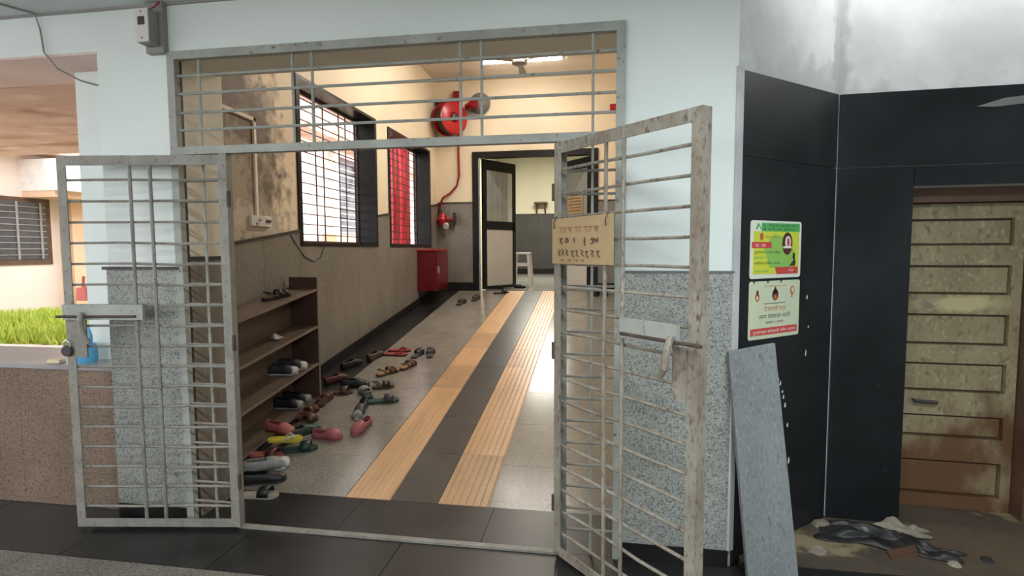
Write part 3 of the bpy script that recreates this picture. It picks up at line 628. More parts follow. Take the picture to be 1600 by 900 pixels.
p1 = thing('poster', 'green and yellow printed poster, the upper one on the black slanting wall', 'poster', mat=PM @ T((.29, 0, 1.362)), group=None)
w_, h_ = .2, .272
plate(rrect(-w_, 0, w_, h_), 0, .002, 'sheet', 'posterwhite', p1)
plate(rect(-.178, .02, .182, .222), .002, .0024, 'yellow_field', 'pyellow', p1)
plate([(-.05, .05), (.11, .05), (.15, .12), (.09, .19), (-.02, .21), (-.10, .15)], .0024, .0027, 'green_blend', 'plime', p1)
plate(rect(-.12, .222, .185, .262), .002, .0024, 'green_header', 'pgreen', p1)
plate(rect(-.185, .222, -.12, .262), .002, .0024, 'emblem_field', 'posterwhite', p1)
plate([(-.165, .23), (-.15, .23), (-.14, .25), (-.128, .23), (-.122, .232), (-.136, .258), (-.15, .258)], .0024, .0027, 'emblem', 'pgreen', p1)
plate(rect(-.19, .143, -.04, .172), .0027, .003, 'red_band', 'pred', p1)
plate([(.005, .018), (.178, .018), (.178, .052), (-.01, .052)], .0027, .003, 'red_corner', 'pred', p1)
plate(ell(.085, .165, .042, .055), .0027, .003, 'emblem_ring', 'pbrown', p1); plate(ell(.09, .172, .024, .03), .003, .0032, 'emblem_figure', 'pwhiteink', p1)
plate(rect(.05, .142, .12, .152), .0032, .0034, 'emblem_ribbon', 'pwhiteink', p1); plate(ell(.092, .172, .011, .02), .0032, .0034, 'emblem_core', 'pred', p1)
plate([(.105, .056), (.15, .056), (.158, .075), (.15, .09), (.152, .112), (.143, .122), (.132, .118), (.13, .10), (.136, .085), (.12, .07)], .003, .0033, 'standing_figure', 'pdark', p1)
plate(ell(-.118, .197, .014, .018), .0027, .003, 'small_seal', 'porange', p1)
lettering('ए . आयुक्त महानगर पाल', -.11, .245, .016, 'pdark', p1, .0028, .27); lettering('डॉ. व. स. आर. रुग्णालय', -.11, .228, .015, 'pdark', p1, .0028, .26)
lettering('मोफत सेवा', -.09, .19, .014, 'porange', p1, .003, .11); lettering('क्र. 108', -.165, .15, .019, 'pwhiteink', p1, .0034, .075)
lettering('रुग्णांना मदत केंद्र', -.168, .118, .016, 'pdark', p1, .003, .2); lettering('खोली क्र. १२', -.168, .094, .013, 'pgreen', p1, .003, .09)
lettering('आरोग्य विभाग, मनपा', -.168, .066, .016, 'pdark', p1, .003, .2); lettering('अधिक माहिती', -.168, .03, .011, 'pgreen', p1, .003, .11); lettering('मोफत', .10, .03, .014, 'pwhiteink', p1, .0034, .04)
p2 = thing('poster', 'pale green printed poster with red foot band, below the yellow one', 'poster', mat=PM @ T((.29, 0, 1.073)))
pts = rrect(-w_, 0, w_, .276, .012)
plate(pts, 0, .002, 'sheet', 'postergreenpale', p2)
plate(rect(-.185, .018, .185, .052), .002, .0024, 'red_band', 'pred', p2)
for x in (-.165, -.06, .045): plate([(x-.008, .276), (x+.008, .276), (x, .262)], .002, .0023, 'torn_nick', 'pdark', p2)
plate(ell(0, .208, .025, .028, 14), .002, .0024, 'emblem', 'pbrown', p2); plate([(-.022, .215), (.022, .215), (0, .25)], .002, .0024, 'emblem_peak', 'pbrown', p2); plate(ell(0, .196, .013, .012, 10), .0024, .0027, 'emblem_centre', 'porange', p2)
plate(ell(-.138, .20, .017, .02, 12), .002, .0024, 'left_seal', 'porange', p2); plate(ell(-.138, .222, .009, .012, 10), .002, .0024, 'left_seal_top', 'pbrown', p2); plate(ell(-.138, .197, .008, .010, 10), .0024, .0027, 'seal_core', 'postergreenpale', p2)
plate(ell(.138, .225, .018, .022, 12), .002, .0024, 'right_seal', 'porange', p2); plate(ell(.14, .227, .010, .014, 10), .0024, .0027, 'seal_core', 'postergreenpale', p2); plate(rect(.134, .188, .139, .205), .002, .0024, 'seal_stem', 'pbrown', p2)
lettering('रुग्ण सेवा हीच ईश्वर सेवा', -.085, .248, .008, 'porange', p2, .0025, .17)
plate(rect(-.085, .166, .085, .169), .002, .0023, 'rule', 'pdark', p2)
lettering('दीपावली पर्व', -.085, .132, .028, 'porange', p2, .0025, .17); lettering('आण पंचकर्म मंदिर', -.125, .096, .028, 'pdark', p2, .0025, .25); lettering('कक्ष २, दालन', -.07, .07, .018, 'pdark', p2, .0025, .14)
lettering('रुग्णांच्या सेवेसाठी सदैव तत्पर', -.165, .027, .018, 'pwhiteink', p2, .0026, .335)

# ------------------------------------------------------------------ LEANING STONE SLAB, DEBRIS
A_, B_, C_ = Vector((.572, -.022, 1.035)), Vector((.775, .000, 1.075)), Vector((.650, -.16, 0))
D_ = B_+(C_-A_); D_.z = 0.0; D_ = Vector((.868, -.135, 0))
nrm = (B_-A_).cross(C_-A_).normalized(); 
if nrm.y > 0: nrm = -nrm
th = nrm*.034
sl = MB().hexa([C_+th, D_+th, D_, C_, A_+th, B_+th, B_, A_]); zmin = min(v[2] for v in sl.v)
sl.v = [(x, y, z-zmin if z < .3 else z) for x, y, z in sl.v]
sl = sl.build('stone_slab', 'slab', bevel=.003); tag(sl, 'long pale grey stone slab leaning against the right pillar corner', 'stone slab')
def sheet(name, label, x0, x1, y0, y1, amp, mat, base=.042, seed=1, n=16, rot=0):
    rr = random.Random(seed); cx, cy = (x0+x1)/2, (y0+y1)/2; vs = []; fs = []
    ph = [rr.uniform(0, 6.3) for _ in range(6)]
    hs = []
    for j in range(n+1):
        for i in range(n+1):
            u = i/n; v = j/n
            e = min(1, 3.5*min(u, 1-u, v, 1-v)+.12)
            hgt = abs(math.sin(7*u+ph[0]+2*math.sin(4*v+ph[1]))*.5+math.sin(11*v+ph[2]+3*u)*.3+rr.uniform(-.25, .25))*e*amp
            x = x0+(x1-x0)*u+.02*math.sin(9*v+ph[3])+rr.uniform(-.006, .006); y = y0+(y1-y0)*v+.02*math.sin(8*u+ph[4])
            dx, dy = x-cx, y-cy; x = cx+dx*math.cos(rot)-dy*math.sin(rot); y = cy+dx*math.sin(rot)+dy*math.cos(rot)
            vs.append((x, y, base+hgt)); 
    for j in range(n):
        for i in range(n): a = j*(n+1)+i; fs.append((a, a+1, a+n+2, a+n+1))
    o = MB().add(vs, fs).build(name, mat)
    for p in o.data.polygons: p.use_smooth = True
    s_ = o.modifiers.new('thick', 'SOLIDIFY'); s_.thickness = .004; s_.offset = 1; o.modifiers.new('soft', 'SUBSURF').levels = 1; o.modifiers['soft'].render_levels = 1
    return tag(o, label, 'debris')
sheet('plastic_sheet', 'crumpled black plastic sheet heaped below the black wall', 1.12, 1.55, .20, .44, .05, 'plasticblack', seed=3, rot=R(-14))
sheet('plastic_sheet', 'twisted end of black plastic trailing towards the door', 1.40, 1.70, .16, .30, .045, 'plasticblack', seed=9, rot=R(-38))
sheet('rag', 'pale dusty rag on top of the black plastic heap', 1.44, 1.66, .36, .46, .06, 'stonechip', seed=5, rot=R(-20))
def chip(label, x, y, r, mat, seed, flat=.5, base=.04, name='rubble_piece'):
    rr = random.Random(seed); n = 7; vs = []; 
    ring = [(r*rr.uniform(.7, 1.2)*math.cos(2*math.pi*k/n), r*rr.uniform(.7, 1.2)*math.sin(2*math.pi*k/n)) for k in range(n)]
    vs = [(x+a, y+b, base) for a, b in ring]+[(x+a*.7, y+b*.7, base+r*flat*rr.uniform(.7, 1.2)) for a, b in ring]
    o = MB().add(vs, [tuple(range(n-1, -1, -1)), tuple(range(n, 2*n))]+[(i, (i+1) % n, n+(i+1) % n, n+i) for i in range(n)]).build(name, mat)
    return tag(o, label, 'debris')
cb = MB().hexa([(1.36, .11, .041), (1.50, .15, .041), (1.52, .2, .041), (1.37, .17, .041), (1.36, .11, .050), (1.49, .15, .075), (1.51, .2, .075), (1.37, .17, .05)]).build('cardboard_piece', 'woodframe'); tag(cb, 'flat reddish board offcut in front of the black plastic', 'debris')
chip('small dark stone beside the end of the black plastic', 1.80, .17, .035, 'plasticblack', 3, .3)
chip('pale stone chip in front of the black plastic', 1.63, .10, .03, 'stonechip', 4, .4)
chip('mottled stone lump against the foot of the slanting wall', 1.17, .40, .05, 'stonechip', 8, .6)
chip('flat yellowish plaster lump beside the leaning slab', 1.05, .14, .05, 'stonechip', 12, .22)

# ------------------------------------------------------------------ CORRIDOR FITTINGS
t = thing('socket_board', 'dirty white electric socket board on the stained corridor wall', 'socket', loc=(XW, 1.49, 1.74))
MB().box((XW, 1.335, 1.70), (XW+.03, 1.60, 1.785)).build('plate', 'plasticwhite', t, bevel=.004)
MB().box((XW+.03, 1.52, 1.735), (XW+.042, 1.575, 1.755)).build('plug_socket', 'iron', t)
for y, z in ((1.40, 1.72), (1.44, 1.75)): MB().box((XW+.03, y-.012, z-.008), (XW+.036, y+.012, z+.008)).build('switch', 'plasticgrey', t)
t = thing('conduit', 'cream wiring conduit bent across the stained corridor wall', 'conduit', loc=(XW, 1.43, 1.79))
MB().box((XW+.001, 1.42, 1.785), (XW+.018, 1.448, 2.56)).build('vertical_run', 'creamceil', t); MB().hexa([(XW, .55, 2.56), (XW+.018, .55, 2.56), (XW+.018, 1.448, 2.53), (XW, 1.448, 2.53), (XW, .55, 2.585), (XW+.018, .55, 2.585), (XW+.018, 1.448, 2.558), (XW, 1.448, 2.558)]).build('horizontal_run', 'creamceil', t)
wi = MB().tube([(XW+.016, 1.9, 1.645), (XW+.016, 2.0, 1.55), (XW+.016, 2.14, 1.44), (XW+.016, 2.3, 1.40), (XW+.016, 2.42, 1.44), (XW+.016, 2.5, 1.54)], .004, 5).build('loose_wire', 'iron'); tag(wi, 'thin dark wire drooping on the stone dado below the near window', 'wire')

# hose reel with siren
t = thing('hose_reel', 'red fire hose reel on a bracket high on the end wall', 'hose reel', loc=(-2.42, YB, 3.66))
RM = T((-2.43, YB-.28, 3.64)) @ Matrix.Rotation(R(52), 4, 'Z') @ Matrix.Rotation(R(90), 4, 'X')
ds = MB().lathe([(.0, .10), (.24, .10), (.265, .095), (.265, .105), (.24, .118), (.09, .118), (.07, .10), (0, .10)], 28, RM).build('front_disc', 'red', t, smooth=True)
MB().lathe([(.0, -.12), (.265, -.12), (.265, -.105), (0, -.105)], 28, RM).build('rear_disc', 'reddark', t, smooth=True)
MB().lathe([(.0, -.105), (.215, -.105), (.23, -.06), (.215, 0), (.23, .05), (.215, .098), (0, .098)], 24, RM).build('coiled_hose', 'iron', t, smooth=True)
MB().lathe([(0, .1), (.065, .1), (.06, .135), (.03, .15), (0, .15)], 16, RM).build('hub', 'iron', ds, smooth=True)
MB().box((-2.47, YB-.3, 3.92), (-2.40, YB, 3.96)).build('bracket_arm', 'red', t); MB().box((-2.50, YB-.02, 3.5), (-2.36, YB, 3.98)).build('wall_plate', 'reddark', t)
MB().tube([(-2.74+.03, YB-.12, 3.98), (-2.62, YB-.14, 3.93), (-2.5, YB-.14, 3.94), (-2.3, YB-.12, 3.93)], .035, 8).build('feed_pipe', 'reddark', t)
for x in (-2.70, -2.60, -2.53): MB().lathe([(.0, -.02), (.05, -.02), (.05, .02), (0, .02)], 10, T((x, YB-.13, 3.95)) @ Matrix.Rotation(R(90), 4, 'Y')).build('pipe_coupling', 'iron', t)
MB().box((-2.43, YB-.1, 4.03), (-2.32, YB, 4.13)).build('junction_box', 'reddark', t)
t = thing('alarm_siren', 'grey domed alarm siren beside the red hose reel', 'siren', loc=(-2.0, YB, 3.95))
SM = T((-1.99, YB-.02, 3.92)) @ Matrix.Rotation(R(90), 4, 'X')
MB().lathe([(0, 0), (.17, 0), (.18, .03), (.15, .09), (.09, .13), (0, .15)], 20, SM).build('dome', 'sirengrey', t, smooth=True)
MB().tube([(-2.2, YB-.1, 3.86), (-2.08, YB-.17, 3.88), (-2.0, YB-.19, 3.87)], [.05, .07, .06], 10).build('horn', 'reddark', t, smooth=True)
MB().box((-2.22, YB-.06, 3.72), (-1.96, YB-.02, 3.78)).build('mount', 'plasticgrey', t)
t = thing('fire_pipe', 'thin dark red hose curving down the end wall to the valve', 'pipe', loc=(-2.37, YB, 3.4))
MB().tube([(-2.36, YB-.04, 3.5), (-2.36, YB-.04, 3.1), (-2.355, YB-.04, 2.75), (-2.40, YB-.04, 2.58), (-2.52, YB-.04, 2.46), (-2.64, YB-.04, 2.39), (-2.685, YB-.05, 2.29), (-2.69, YB-.06, 2.15)], .017, 8).build('hose', 'reddark', t, smooth=True)
MB().tube([(-2.69, YB-.06, 2.2), (-2.69, YB-.06, 2.1)], .03, 8).build('coupling', 'iron', t)
t = thing('hydrant_valve', 'red hydrant valve with dark handwheel low on the end wall', 'valve', loc=(-2.62, YB, 2.02))
MB().lathe([(0, -.11), (.06, -.1), (.075, -.03), (.09, .0), (.075, .05), (.05, .1), (0, .11)], 16, T((-2.63, YB-.12, 2.02))).build('body', 'red', t, smooth=True)
MB().rod((-2.76, YB-.12, 2.02), (-2.44, YB-.12, 2.02), .035, 10).build('stem', 'red', t)
MB().lathe([(.05, -.015), (.105, -.015), (.105, .015), (.05, .015)], 16, T((-2.43, YB-.12, 2.03)) @ Matrix.Rotation(R(90), 4, 'Y')).build('handwheel', 'iron', t, smooth=True)
MB().lathe([(0, 0), (.045, 0), (.05, .06), (0, .06)], 12, T((-2.55, YB-.16, 1.93)) @ Matrix.Rotation(R(125), 4, 'X')).build('outlet_cap', 'plasticwhite', t, smooth=True)
MB().box((-2.66, YB-.12, 1.98), (-2.60, YB, 2.06)).build('wall_flange', 'reddark', t)
t = thing('fire_cabinet', 'red metal fire cabinet fixed low on the left corridor wall', 'cabinet', loc=(XW, 5.3, .9))
MB().box((XW+.01, 5.32, .885), (-2.45, 6.02, 1.50)).build('body', 'cabinetred', t, bevel=.008); MB().box((XW+.008, 5.30, 1.495), (-2.435, 6.035, 1.52)).build('top_rim', 'red', t, bevel=.004)
MB().box((-2.452, 5.36, .92), (-2.437, 5.98, 1.47)).build('door', 'cabinetred', t); MB().box((-2.437, 5.42, 1.16), (-2.42, 5.45, 1.26)).build('handle', 'silver', t)
a = MB().box((.13, YB-.05, 3.72), (.23, YB, 3.82)).build('alarm_point', 'red', None, bevel=.006); tag(a, 'small red alarm box high on the end wall by the right frame post', 'alarm')
# ceiling fan
fx, fy, fz = -1.06, 4.62, 3.95
t = thing('ceiling_fan', 'three-bladed ceiling fan below the lit tube light', 'fan', loc=(fx, fy, CORC))
MB().rod((fx, fy, fz+.05), (fx, fy, CORC), .014, 8).build('down_rod', 'fan', t); MB().lathe([(0, CORC-.09), (.03, CORC-.09), (.06, CORC-.001), (0, CORC-.001)], 14, T((fx, fy, 0))).build('canopy', 'fan', t, smooth=True)
MB().lathe([(0, -.05), (.06, -.05), (.10, -.03), (.11, .02), (.07, .06), (0, .06)], 20, T((fx, fy, fz))).build('motor', 'fan', t, smooth=True)
for an in (-28, 92, 212):
    bm = T((fx, fy, fz+.0)) @ Matrix.Rotation(R(an), 4, 'Z') @ Matrix.Rotation(R(10), 4, 'X')
    MB().hexa([(.09, -.03, -.004), (.58, -.065, -.004), (.58, .065, -.004), (.09, .03, -.004), (.09, -.03, .002), (.58, -.065, .002), (.58, .065, .002), (.09, .03, .002)]).xf(bm).build('blade', 'fan', t)
# ward furniture
t = thing('stool', 'white plastic stool standing in the ward behind the open door leaf', 'stool', loc=(-1.47, 7.75, FL))
MB().prism([(-.16, -.16), (.16, -.16), (.16, .16), (-.16, .16)], .6, .64).build('seat', 'plasticwhite', t, local=True, bevel=.01)
for sx in (-1, 1):
    for sy in (-1, 1): MB().hexa([(sx*.17-.022, sy*.17-.022, 0), (sx*.17+.022, sy*.17-.022, 0), (sx*.17+.022, sy*.17+.022, 0), (sx*.17-.022, sy*.17+.022, 0), (sx*.13-.028, sy*.13-.028, .6), (sx*.13+.028, sy*.13-.028, .6), (sx*.13+.028, sy*.13+.028, .6), (sx*.13-.028, sy*.13+.028, .6)]).build('leg', 'plasticwhite', t, local=True)
for sy in (-1, 1): MB().box((-.12, sy*.145-.012, .38), (.12, sy*.145+.012, .44)).build('rung', 'plasticwhite', t, local=True)
t = thing('wall_bracket_shelf', 'small dark bracket shelf on the far ward wall', 'shelf', loc=(-1.65, 13, 2.55))
MB().box((-1.85, 12.7, 2.80), (-1.48, 12.97, 2.84)).build('board', 'woodframe', t); 
for x in (-1.79, -1.55): MB().hexa([(x-.02, 12.93, 2.54), (x+.02, 12.93, 2.54), (x+.02, 12.97, 2.54), (x-.02, 12.97, 2.54), (x-.02, 12.75, 2.8), (x+.02, 12.75, 2.8), (x+.02, 12.97, 2.8), (x-.02, 12.97, 2.8)]).build('bracket', 'woodframe', t)
mt = MB().box((-1.95, YB+.12, FL), (-1.25, YB+.5, FL+.012)).build('door_mat', 'olive' if 'olive' in M else 's_olive', None, bevel=.004); tag(mt, 'dark worn doormat at the foot of the open door leaf', 'mat')

# ------------------------------------------------------------------ SHOE RACK on the ramp
TS = math.atan(S)
RK = Matrix(((1, 0, 0, XW+.02), (0, 1, 0, .47), (0, S, 1, rz(.47)), (0, 0, 0, 1)))      # follows the slope, uprights stay plumb
RK2 = T((XW+.04, .47, rz(.47)+.0))
rk = thing('shoe_rack', 'brown wooden shoe rack with four open shelves against the left wall', 'shoe rack', mat=RK2)
def kb(a, b, nm, mt, sh=True):
    m = MB().box(a, b)
    m.v = [(x, y, z+S*y) for x, y, z in m.v]
    return m.build(nm, mt, rk, local=True)
LN, DP = 1.36, .262
kb((0, LN-.022, 0), (DP, LN, 1.085), 'side_panel', 'rackdark'); kb((0, 0, 0), (DP, .022, 1.085), 'side_panel', 'rackdark'); kb((0, .022, .02), (.008, LN-.022, 1.0), 'back_panel', 'rackwood')
SHZ = (.985, .66, .335, .03)
for z in SHZ:
    sh = kb((.008, .022, z-.018), (DP-.004, LN-.022, z), 'shelf', 'rackwood'); m = MB().box((DP-.004, .022, z-.02), (DP, LN-.022, z+.001)); m.v = [(x, y, zz+S*y) for x, y, zz in m.v]; m.build('edge_band', 'rackedge', sh, local=True)
kb((DP, LN-.022, 0), (DP+.003, LN, 1.085), 'edge_band', 'rackedge')
def rackpos(y, x, shelf): return (XW+.04+x, y, rz(.47)+S*(y-.47)+SHZ[shelf]+.002)

# ------------------------------------------------------------------ FOOTWEAR
WP = [(0, .50), (.06, .70), (.2, .76), (.4, .74), (.55, .84), (.72, 1), (.85, .95), (.94, .72), (1, .34)]
def lerp(tab, s):
    for (a, va), (b, vb) in zip(tab[:-1], tab[1:]):
        if s <= b: return va+(vb-va)*(s-a)/(b-a)
    return tab[-1][1]
def outline(L, Wd, k=1, n=13):
    ss = [i/(n-1) for i in range(n)]
    return [(-L/2+L*s, k*Wd/2*lerp(WP, s)) for s in ss]+[(-L/2+L*s, -k*Wd/2*lerp(WP, s)) for s in reversed(ss)]
def sole(parent, L, Wd, z0, z1, mat, name='sole', k=1): return MB().prism(outline(L, Wd, k), z0, z1).build(name, mat, parent, local=True, bevel=.003)
def upper(parent, L, Wd, H, mat, z0, o0=.05, o1=.55, hh=None, name='upper', oa=.62):
    hh = hh or [(0, .85), (.1, 1), (.3, .85), (.5, .82), (.62, .8), (.8, .55), (.93, .42), (1, .25)]
    ns, na = 17, 12; vs = []; fs = []
    for i in range(ns):
        s = i/(ns-1); w_ = Wd/2*lerp(WP, s)*.97; h_ = H*lerp(hh, s)
        for j in range(na+1):
            a = math.pi*j/na; c, sn = math.cos(a), math.sin(a)
            vs.append((-L/2+L*s*.985, w_*math.copysign(abs(c)**.65, c), z0+h_*max(0, sn)**.75))
    for i in range(ns-1):
        for j in range(na):
            s = (i+.5)/(ns-1); a = math.pi*(j+.5)/na
            if o0 < s < o1 and abs(a-math.pi/2) < oa: continue
            p = i*(na+1)+j; fs.append((p, p+na+1, p+na+2, p+1))
    fs.append(tuple(range(na, -1, -1))); fs.append(tuple((ns-1)*(na+1)+j for j in range(na+1)))
    o = MB().add(vs, fs).build(name, mat, parent, smooth=True, local=True); sd = o.modifiers.new('thick', 'SOLIDIFY'); sd.thickness = .004; sd.offset = -1
    return o
def band(parent, x0, x1, Wd, h, mat, z0=.015, name='strap'):
    n = 8; vs = []; fs = []
    for i in range(n+1):
        a = math.pi*i/n; y = Wd/2*math.copysign(abs(math.cos(a))**.7, math.cos(a)); z = z0+h*max(0, math.sin(a))**.7
        vs += [(x0, y, z*.9+z0*.1), (x1, y, z)]
    for i in range(n): fs.append((2*i, 2*i+2, 2*i+3, 2*i+1))
    o = MB().add(vs, fs).build(name, mat, parent, smooth=True, local=True); sd = o.modifiers.new('thick', 'SOLIDIFY'); sd.thickness = .005; sd.offset = 0
    return o
SLOPE = Matrix.Rotation(TS, 4, 'X')
def shoe(kind, name, label, pos, head, c1, c2=None, c3=None, L=.25, Wd=.095, group=None, slope=True, roll=0, scale=1):
    m = T(pos) @ (SLOPE if slope else Matrix.Identity(4)) @ Matrix.Rotation(R(head), 4, 'Z') @ Matrix.Rotation(R(roll), 4, 'X')
    t = thing(name, label, 'footwear', mat=m, group=group); c1 = 's_'+c1; c2 = 's_'+(c2 or c1[2:]); c3 = 's_'+(c3 or c2[2:])
    if kind == 'slide':
        sole(t, L, Wd, 0, .016, c1); sole(t, L, Wd, .016, .022, c2, 'insole', .93); band(t, L*.06, L*.33, Wd*.99, .05, c3)
    elif kind == 'flipflop':
        sole(t, L, Wd, 0, .015, c1); sole(t, L, Wd, .015, .019, c2, 'insole', .92)
        for s in (1, -1): MB().tube([(L*.30, 0, .016), (L*.27, s*.006, .034), (L*.12, s*Wd*.34, .038), (-L*.02, s*Wd*.42, .016)], [.005, .006, .008, .006], 6).build('thong_strap', c3, t, smooth=True, local=True)
    elif kind == 'sandal':
        sole(t, L, Wd, 0, .020, c1); sole(t, L, Wd, .020, .025, c2, 'insole', .92); band(t, L*.18, L*.32, Wd*.98, .045, c3, .018); band(t, -L*.02, L*.10, Wd*.88, .055, c3, .018)
        MB().tube([(-L*.12, Wd*.36, .02), (-L*.3, Wd*.38, .06), (-L*.46, 0, .07), (-L*.3, -Wd*.38, .06), (-L*.12, -Wd*.36, .02)], .006, 6).build('heel_strap', c3, t, smooth=True, local=True)
    elif kind == 'clog':
        sole(t, L, Wd, 0, .018, c1); upper(t, L, Wd, .075, c1, .012, .08, .50, [(0, .65), (.1, .75), (.3, .62), (.48, .85), (.6, .95), (.8, .8), (.93, .6), (1, .3)], oa=.75); sole(t, L*.93, Wd, .018, .021, c2, 'insole', .85)
        for i, (a, b) in enumerate(((.16, .018), (.16, -.018), (.22, 0), (.27, .014), (.27, -.014))):
            MB().lathe([(0, 0), (.005, 0), (.005, .002), (0, .002)], 8, T((L*a, b, .012+.075*(.93 if a < .2 else .80)+.0015))).build('vent_hole', c2, t, local=True)
    elif kind == 'shoe':
        sole(t, L, Wd, 0, .022, c2); u_ = upper(t, L, Wd*.96, .085, c1, .016, .06, .50); sole(t, L*.93, Wd, .022, .025, c1, 'insole', .82)
        sole_toe = upper(t, L*.26, Wd*.98, .048, c3, .014, 2, 3, [(0, 1), (.5, .95), (.8, .8), (1, .5)], 'toe_cap') if c3 != c2 or True else None
        sole_toe.location.x = L*.375
        for k in range(3): MB().tube([(L*(.06+.06*k), -.022, .078-.008*k), (L*(.06+.06*k), 0, .086-.008*k), (L*(.06+.06*k), .022, .078-.008*k)], .003, 5).build('lace', c3, t, local=True)
    elif kind == 'slipon':
        sole(t, L, Wd, 0, .018, c2); upper(t, L, Wd*.96, .07, c1, .014, .05, .58); sole(t, L*.93, Wd, .018, .021, c3, 'insole', .82)
    if scale != 1: t.matrix_basis = m @ Matrix.Scale(scale, 4)
    return t
def rp(x, y, dz=0): return (x, y, rz(y)+dz+.001)
shoe('slide', 'slipper', 'left of the two dark slippers far up the ramp near the red cabinet', rp(-2.10, 5.50), 82, 'black', 'olive', 'black', L=.27, Wd=.11)
shoe('slide', 'slipper', 'right of the two dark slippers far up the ramp near the red cabinet', rp(-1.94, 5.78), 88, 'black', 'olive', 'black', L=.27, Wd=.11)
shoe('flipflop', 'flip_flop', 'red flip-flop lying crosswise, farther one of the red pair', rp(-2.22, 3.19), 4, 'maroon', 'red', 'red', L=.26)
shoe('flipflop', 'flip_flop', 'red flip-flop lying crosswise, nearer one of the red pair', rp(-2.21, 3.05), 3, 'maroon', 'red', 'red', L=.26)
shoe('slide', 'slipper', 'charcoal slipper beside the red flip-flops, left of its pair', rp(-1.965, 3.06), 82, 'charcoal', 'charcoal', 'black', L=.24)
shoe('slide', 'slipper', 'charcoal slipper, right of its pair and nearest the tan strip', rp(-1.83, 3.09), 102, 'charcoal', 'charcoal', 'black', L=.24)
shoe('sandal', 'sandal', 'tan sandal with dark straps, nearer one of the tan pair', rp(-2.08, 2.49), 50, 'brown', 'tan', 'brown', L=.24, Wd=.1)
shoe('sandal', 'sandal', 'tan sandal with dark straps, farther one of the tan pair', rp(-1.94, 2.70), 75, 'brown', 'tan', 'brown', L=.24, Wd=.1)
shoe('slipon', 'slip_on_shoe', 'black slip-on shoe on the dark floor edge, farther of two', rp(-2.40, 2.94), 80, 'brown', 'black', 'black', L=.27)
shoe('slipon', 'slip_on_shoe', 'black slip-on shoe on the dark floor edge, nearer of two', rp(-2.54, 2.66), 70, 'black', 'black', 'charcoal', L=.27)
shoe('shoe', 'shoe', 'black shoe lying just past the end of the rack', rp(-2.25, 2.12), 15, 'black', 'black', 'charcoal', L=.26)
shoe('sandal', 'sandal', 'small brown sandal beside the black shoe past the rack', rp(-1.98, 2.13), 20, 'brown', 'brown', 'black', L=.2, Wd=.08)
shoe('slide', 'slipper', 'dark green slipper with white-edged strap in the middle of the floor', rp(-1.86, 1.82), 18, 'green', 'green', 'charcoal', L=.28, Wd=.11)
shoe('sandal', 'sandal', 'dark sandal with grey straps touching the dark green slipper', rp(-2.07, 1.95), 130, 'black', 'green', 'grey', L=.25)
shoe('shoe', 'sneaker', 'dark sneaker with pale toe behind the upright pink clog', rp(-1.95, 1.58), -82, 'charcoal', 'white', 'grey', L=.25)
shoe('clog', 'clog', 'pink clog with its toe towards the gate', rp(-1.815, 1.29), -96, 'pink', 'pinkdark', L=.235)
shoe('clog', 'clog', 'pink clog lying crosswise with holes in its toe', rp(-2.01, 1.13), -4, 'pink', 'pinkdark', L=.235)
shoe('slide', 'slipper', 'flat brown slipper at the far corner of the shoe rack', rp(-2.33, 1.96), 10, 'brown', 'olive', 'brown', L=.24)
shoe('slipon', 'slip_on_shoe', 'maroon slip-on shoe on the dark edge beyond the rack', rp(-2.50, 2.24), 60, 'maroon', 'black', 'brown', L=.25)
shoe('sandal', 'sandal', 'maroon sandal under the lower rack shelf, farthest of three', rp(-2.37, 1.77), 95, 'maroon', 'brown', 'maroon', L=.25)
shoe('sandal', 'sandal', 'maroon sandal in front of the rack, middle of three', rp(-2.38, 1.50), 80, 'maroon', 'maroon', 'brown', L=.25)
shoe('slide', 'slipper', 'brown slipper in front of the rack, nearest of three', rp(-2.32, 1.34), 65, 'olive', 'brown', 'brown', L=.25)
shoe('shoe', 'sneaker', 'dark green sneaker with white sole beside the yellow flip-flop', rp(-2.22, 1.14), 60, 'green', 'white', 'green', L=.27, Wd=.1)
shoe('slide', 'slipper', 'dark green slipper under the yellow flip-flop', rp(-2.13, .93), 20, 'green', 'green', 'green', L=.26)
shoe('flipflop', 'flip_flop', 'yellow flip-flop with white strap lying on other footwear', rp(-2.22, .91, .08), 12, 'yellow', 'yellow', 'white', L=.24, Wd=.085, roll=8)
shoe('slipon', 'slip_on_shoe', 'rose red slip-on shoe beside the gate stile, upper of two', rp(-2.315, 1.0, .095), -10, 'rose', 'maroon', 'maroon', L=.24)
shoe('slide', 'slipper', 'rose red slipper beside the gate stile, lower of two', rp(-2.31, .82), 0, 'rose', 'rose', 'maroon', L=.25)
shoe('shoe', 'sneaker', 'grey and white sneaker with dark opening by the left gate', rp(-2.20, .66), 35, 'grey', 'white', 'white', L=.28, Wd=.105)
shoe('slipon', 'slip_on_shoe', 'black slip-on shoe next to the grey sneaker by the gate', rp(-2.13, .52), 20, 'black', 'charcoal', 'black', L=.27)
shoe('slide', 'slipper', 'beige slipper at the edge of the black threshold', (-2.06, .34, .001), 8, 'beige', 'beige', 'black', L=.25, slope=False)
shoe('sandal', 'sandal', 'dark strappy sandal on the top shelf of the rack', rackpos(1.42, .13, 0), 68, 'black', 'brown', 'black', L=.25)
shoe('shoe', 'sneaker', 'white-toed black sneaker on the third rack shelf, left of its pair', rackpos(1.50, .11, 2), 8, 'charcoal', 'white', 'white', L=.24)
shoe('shoe', 'sneaker', 'white-toed black sneaker on the third rack shelf, right of its pair', rackpos(1.63, .12, 2), 6, 'charcoal', 'white', 'white', L=.24)
shoe('shoe', 'shoe', 'black shoe with pale toe on the bottom rack shelf, left of its pair', rackpos(1.55, .12, 3), 6, 'black', 'grey', 'grey', L=.24)
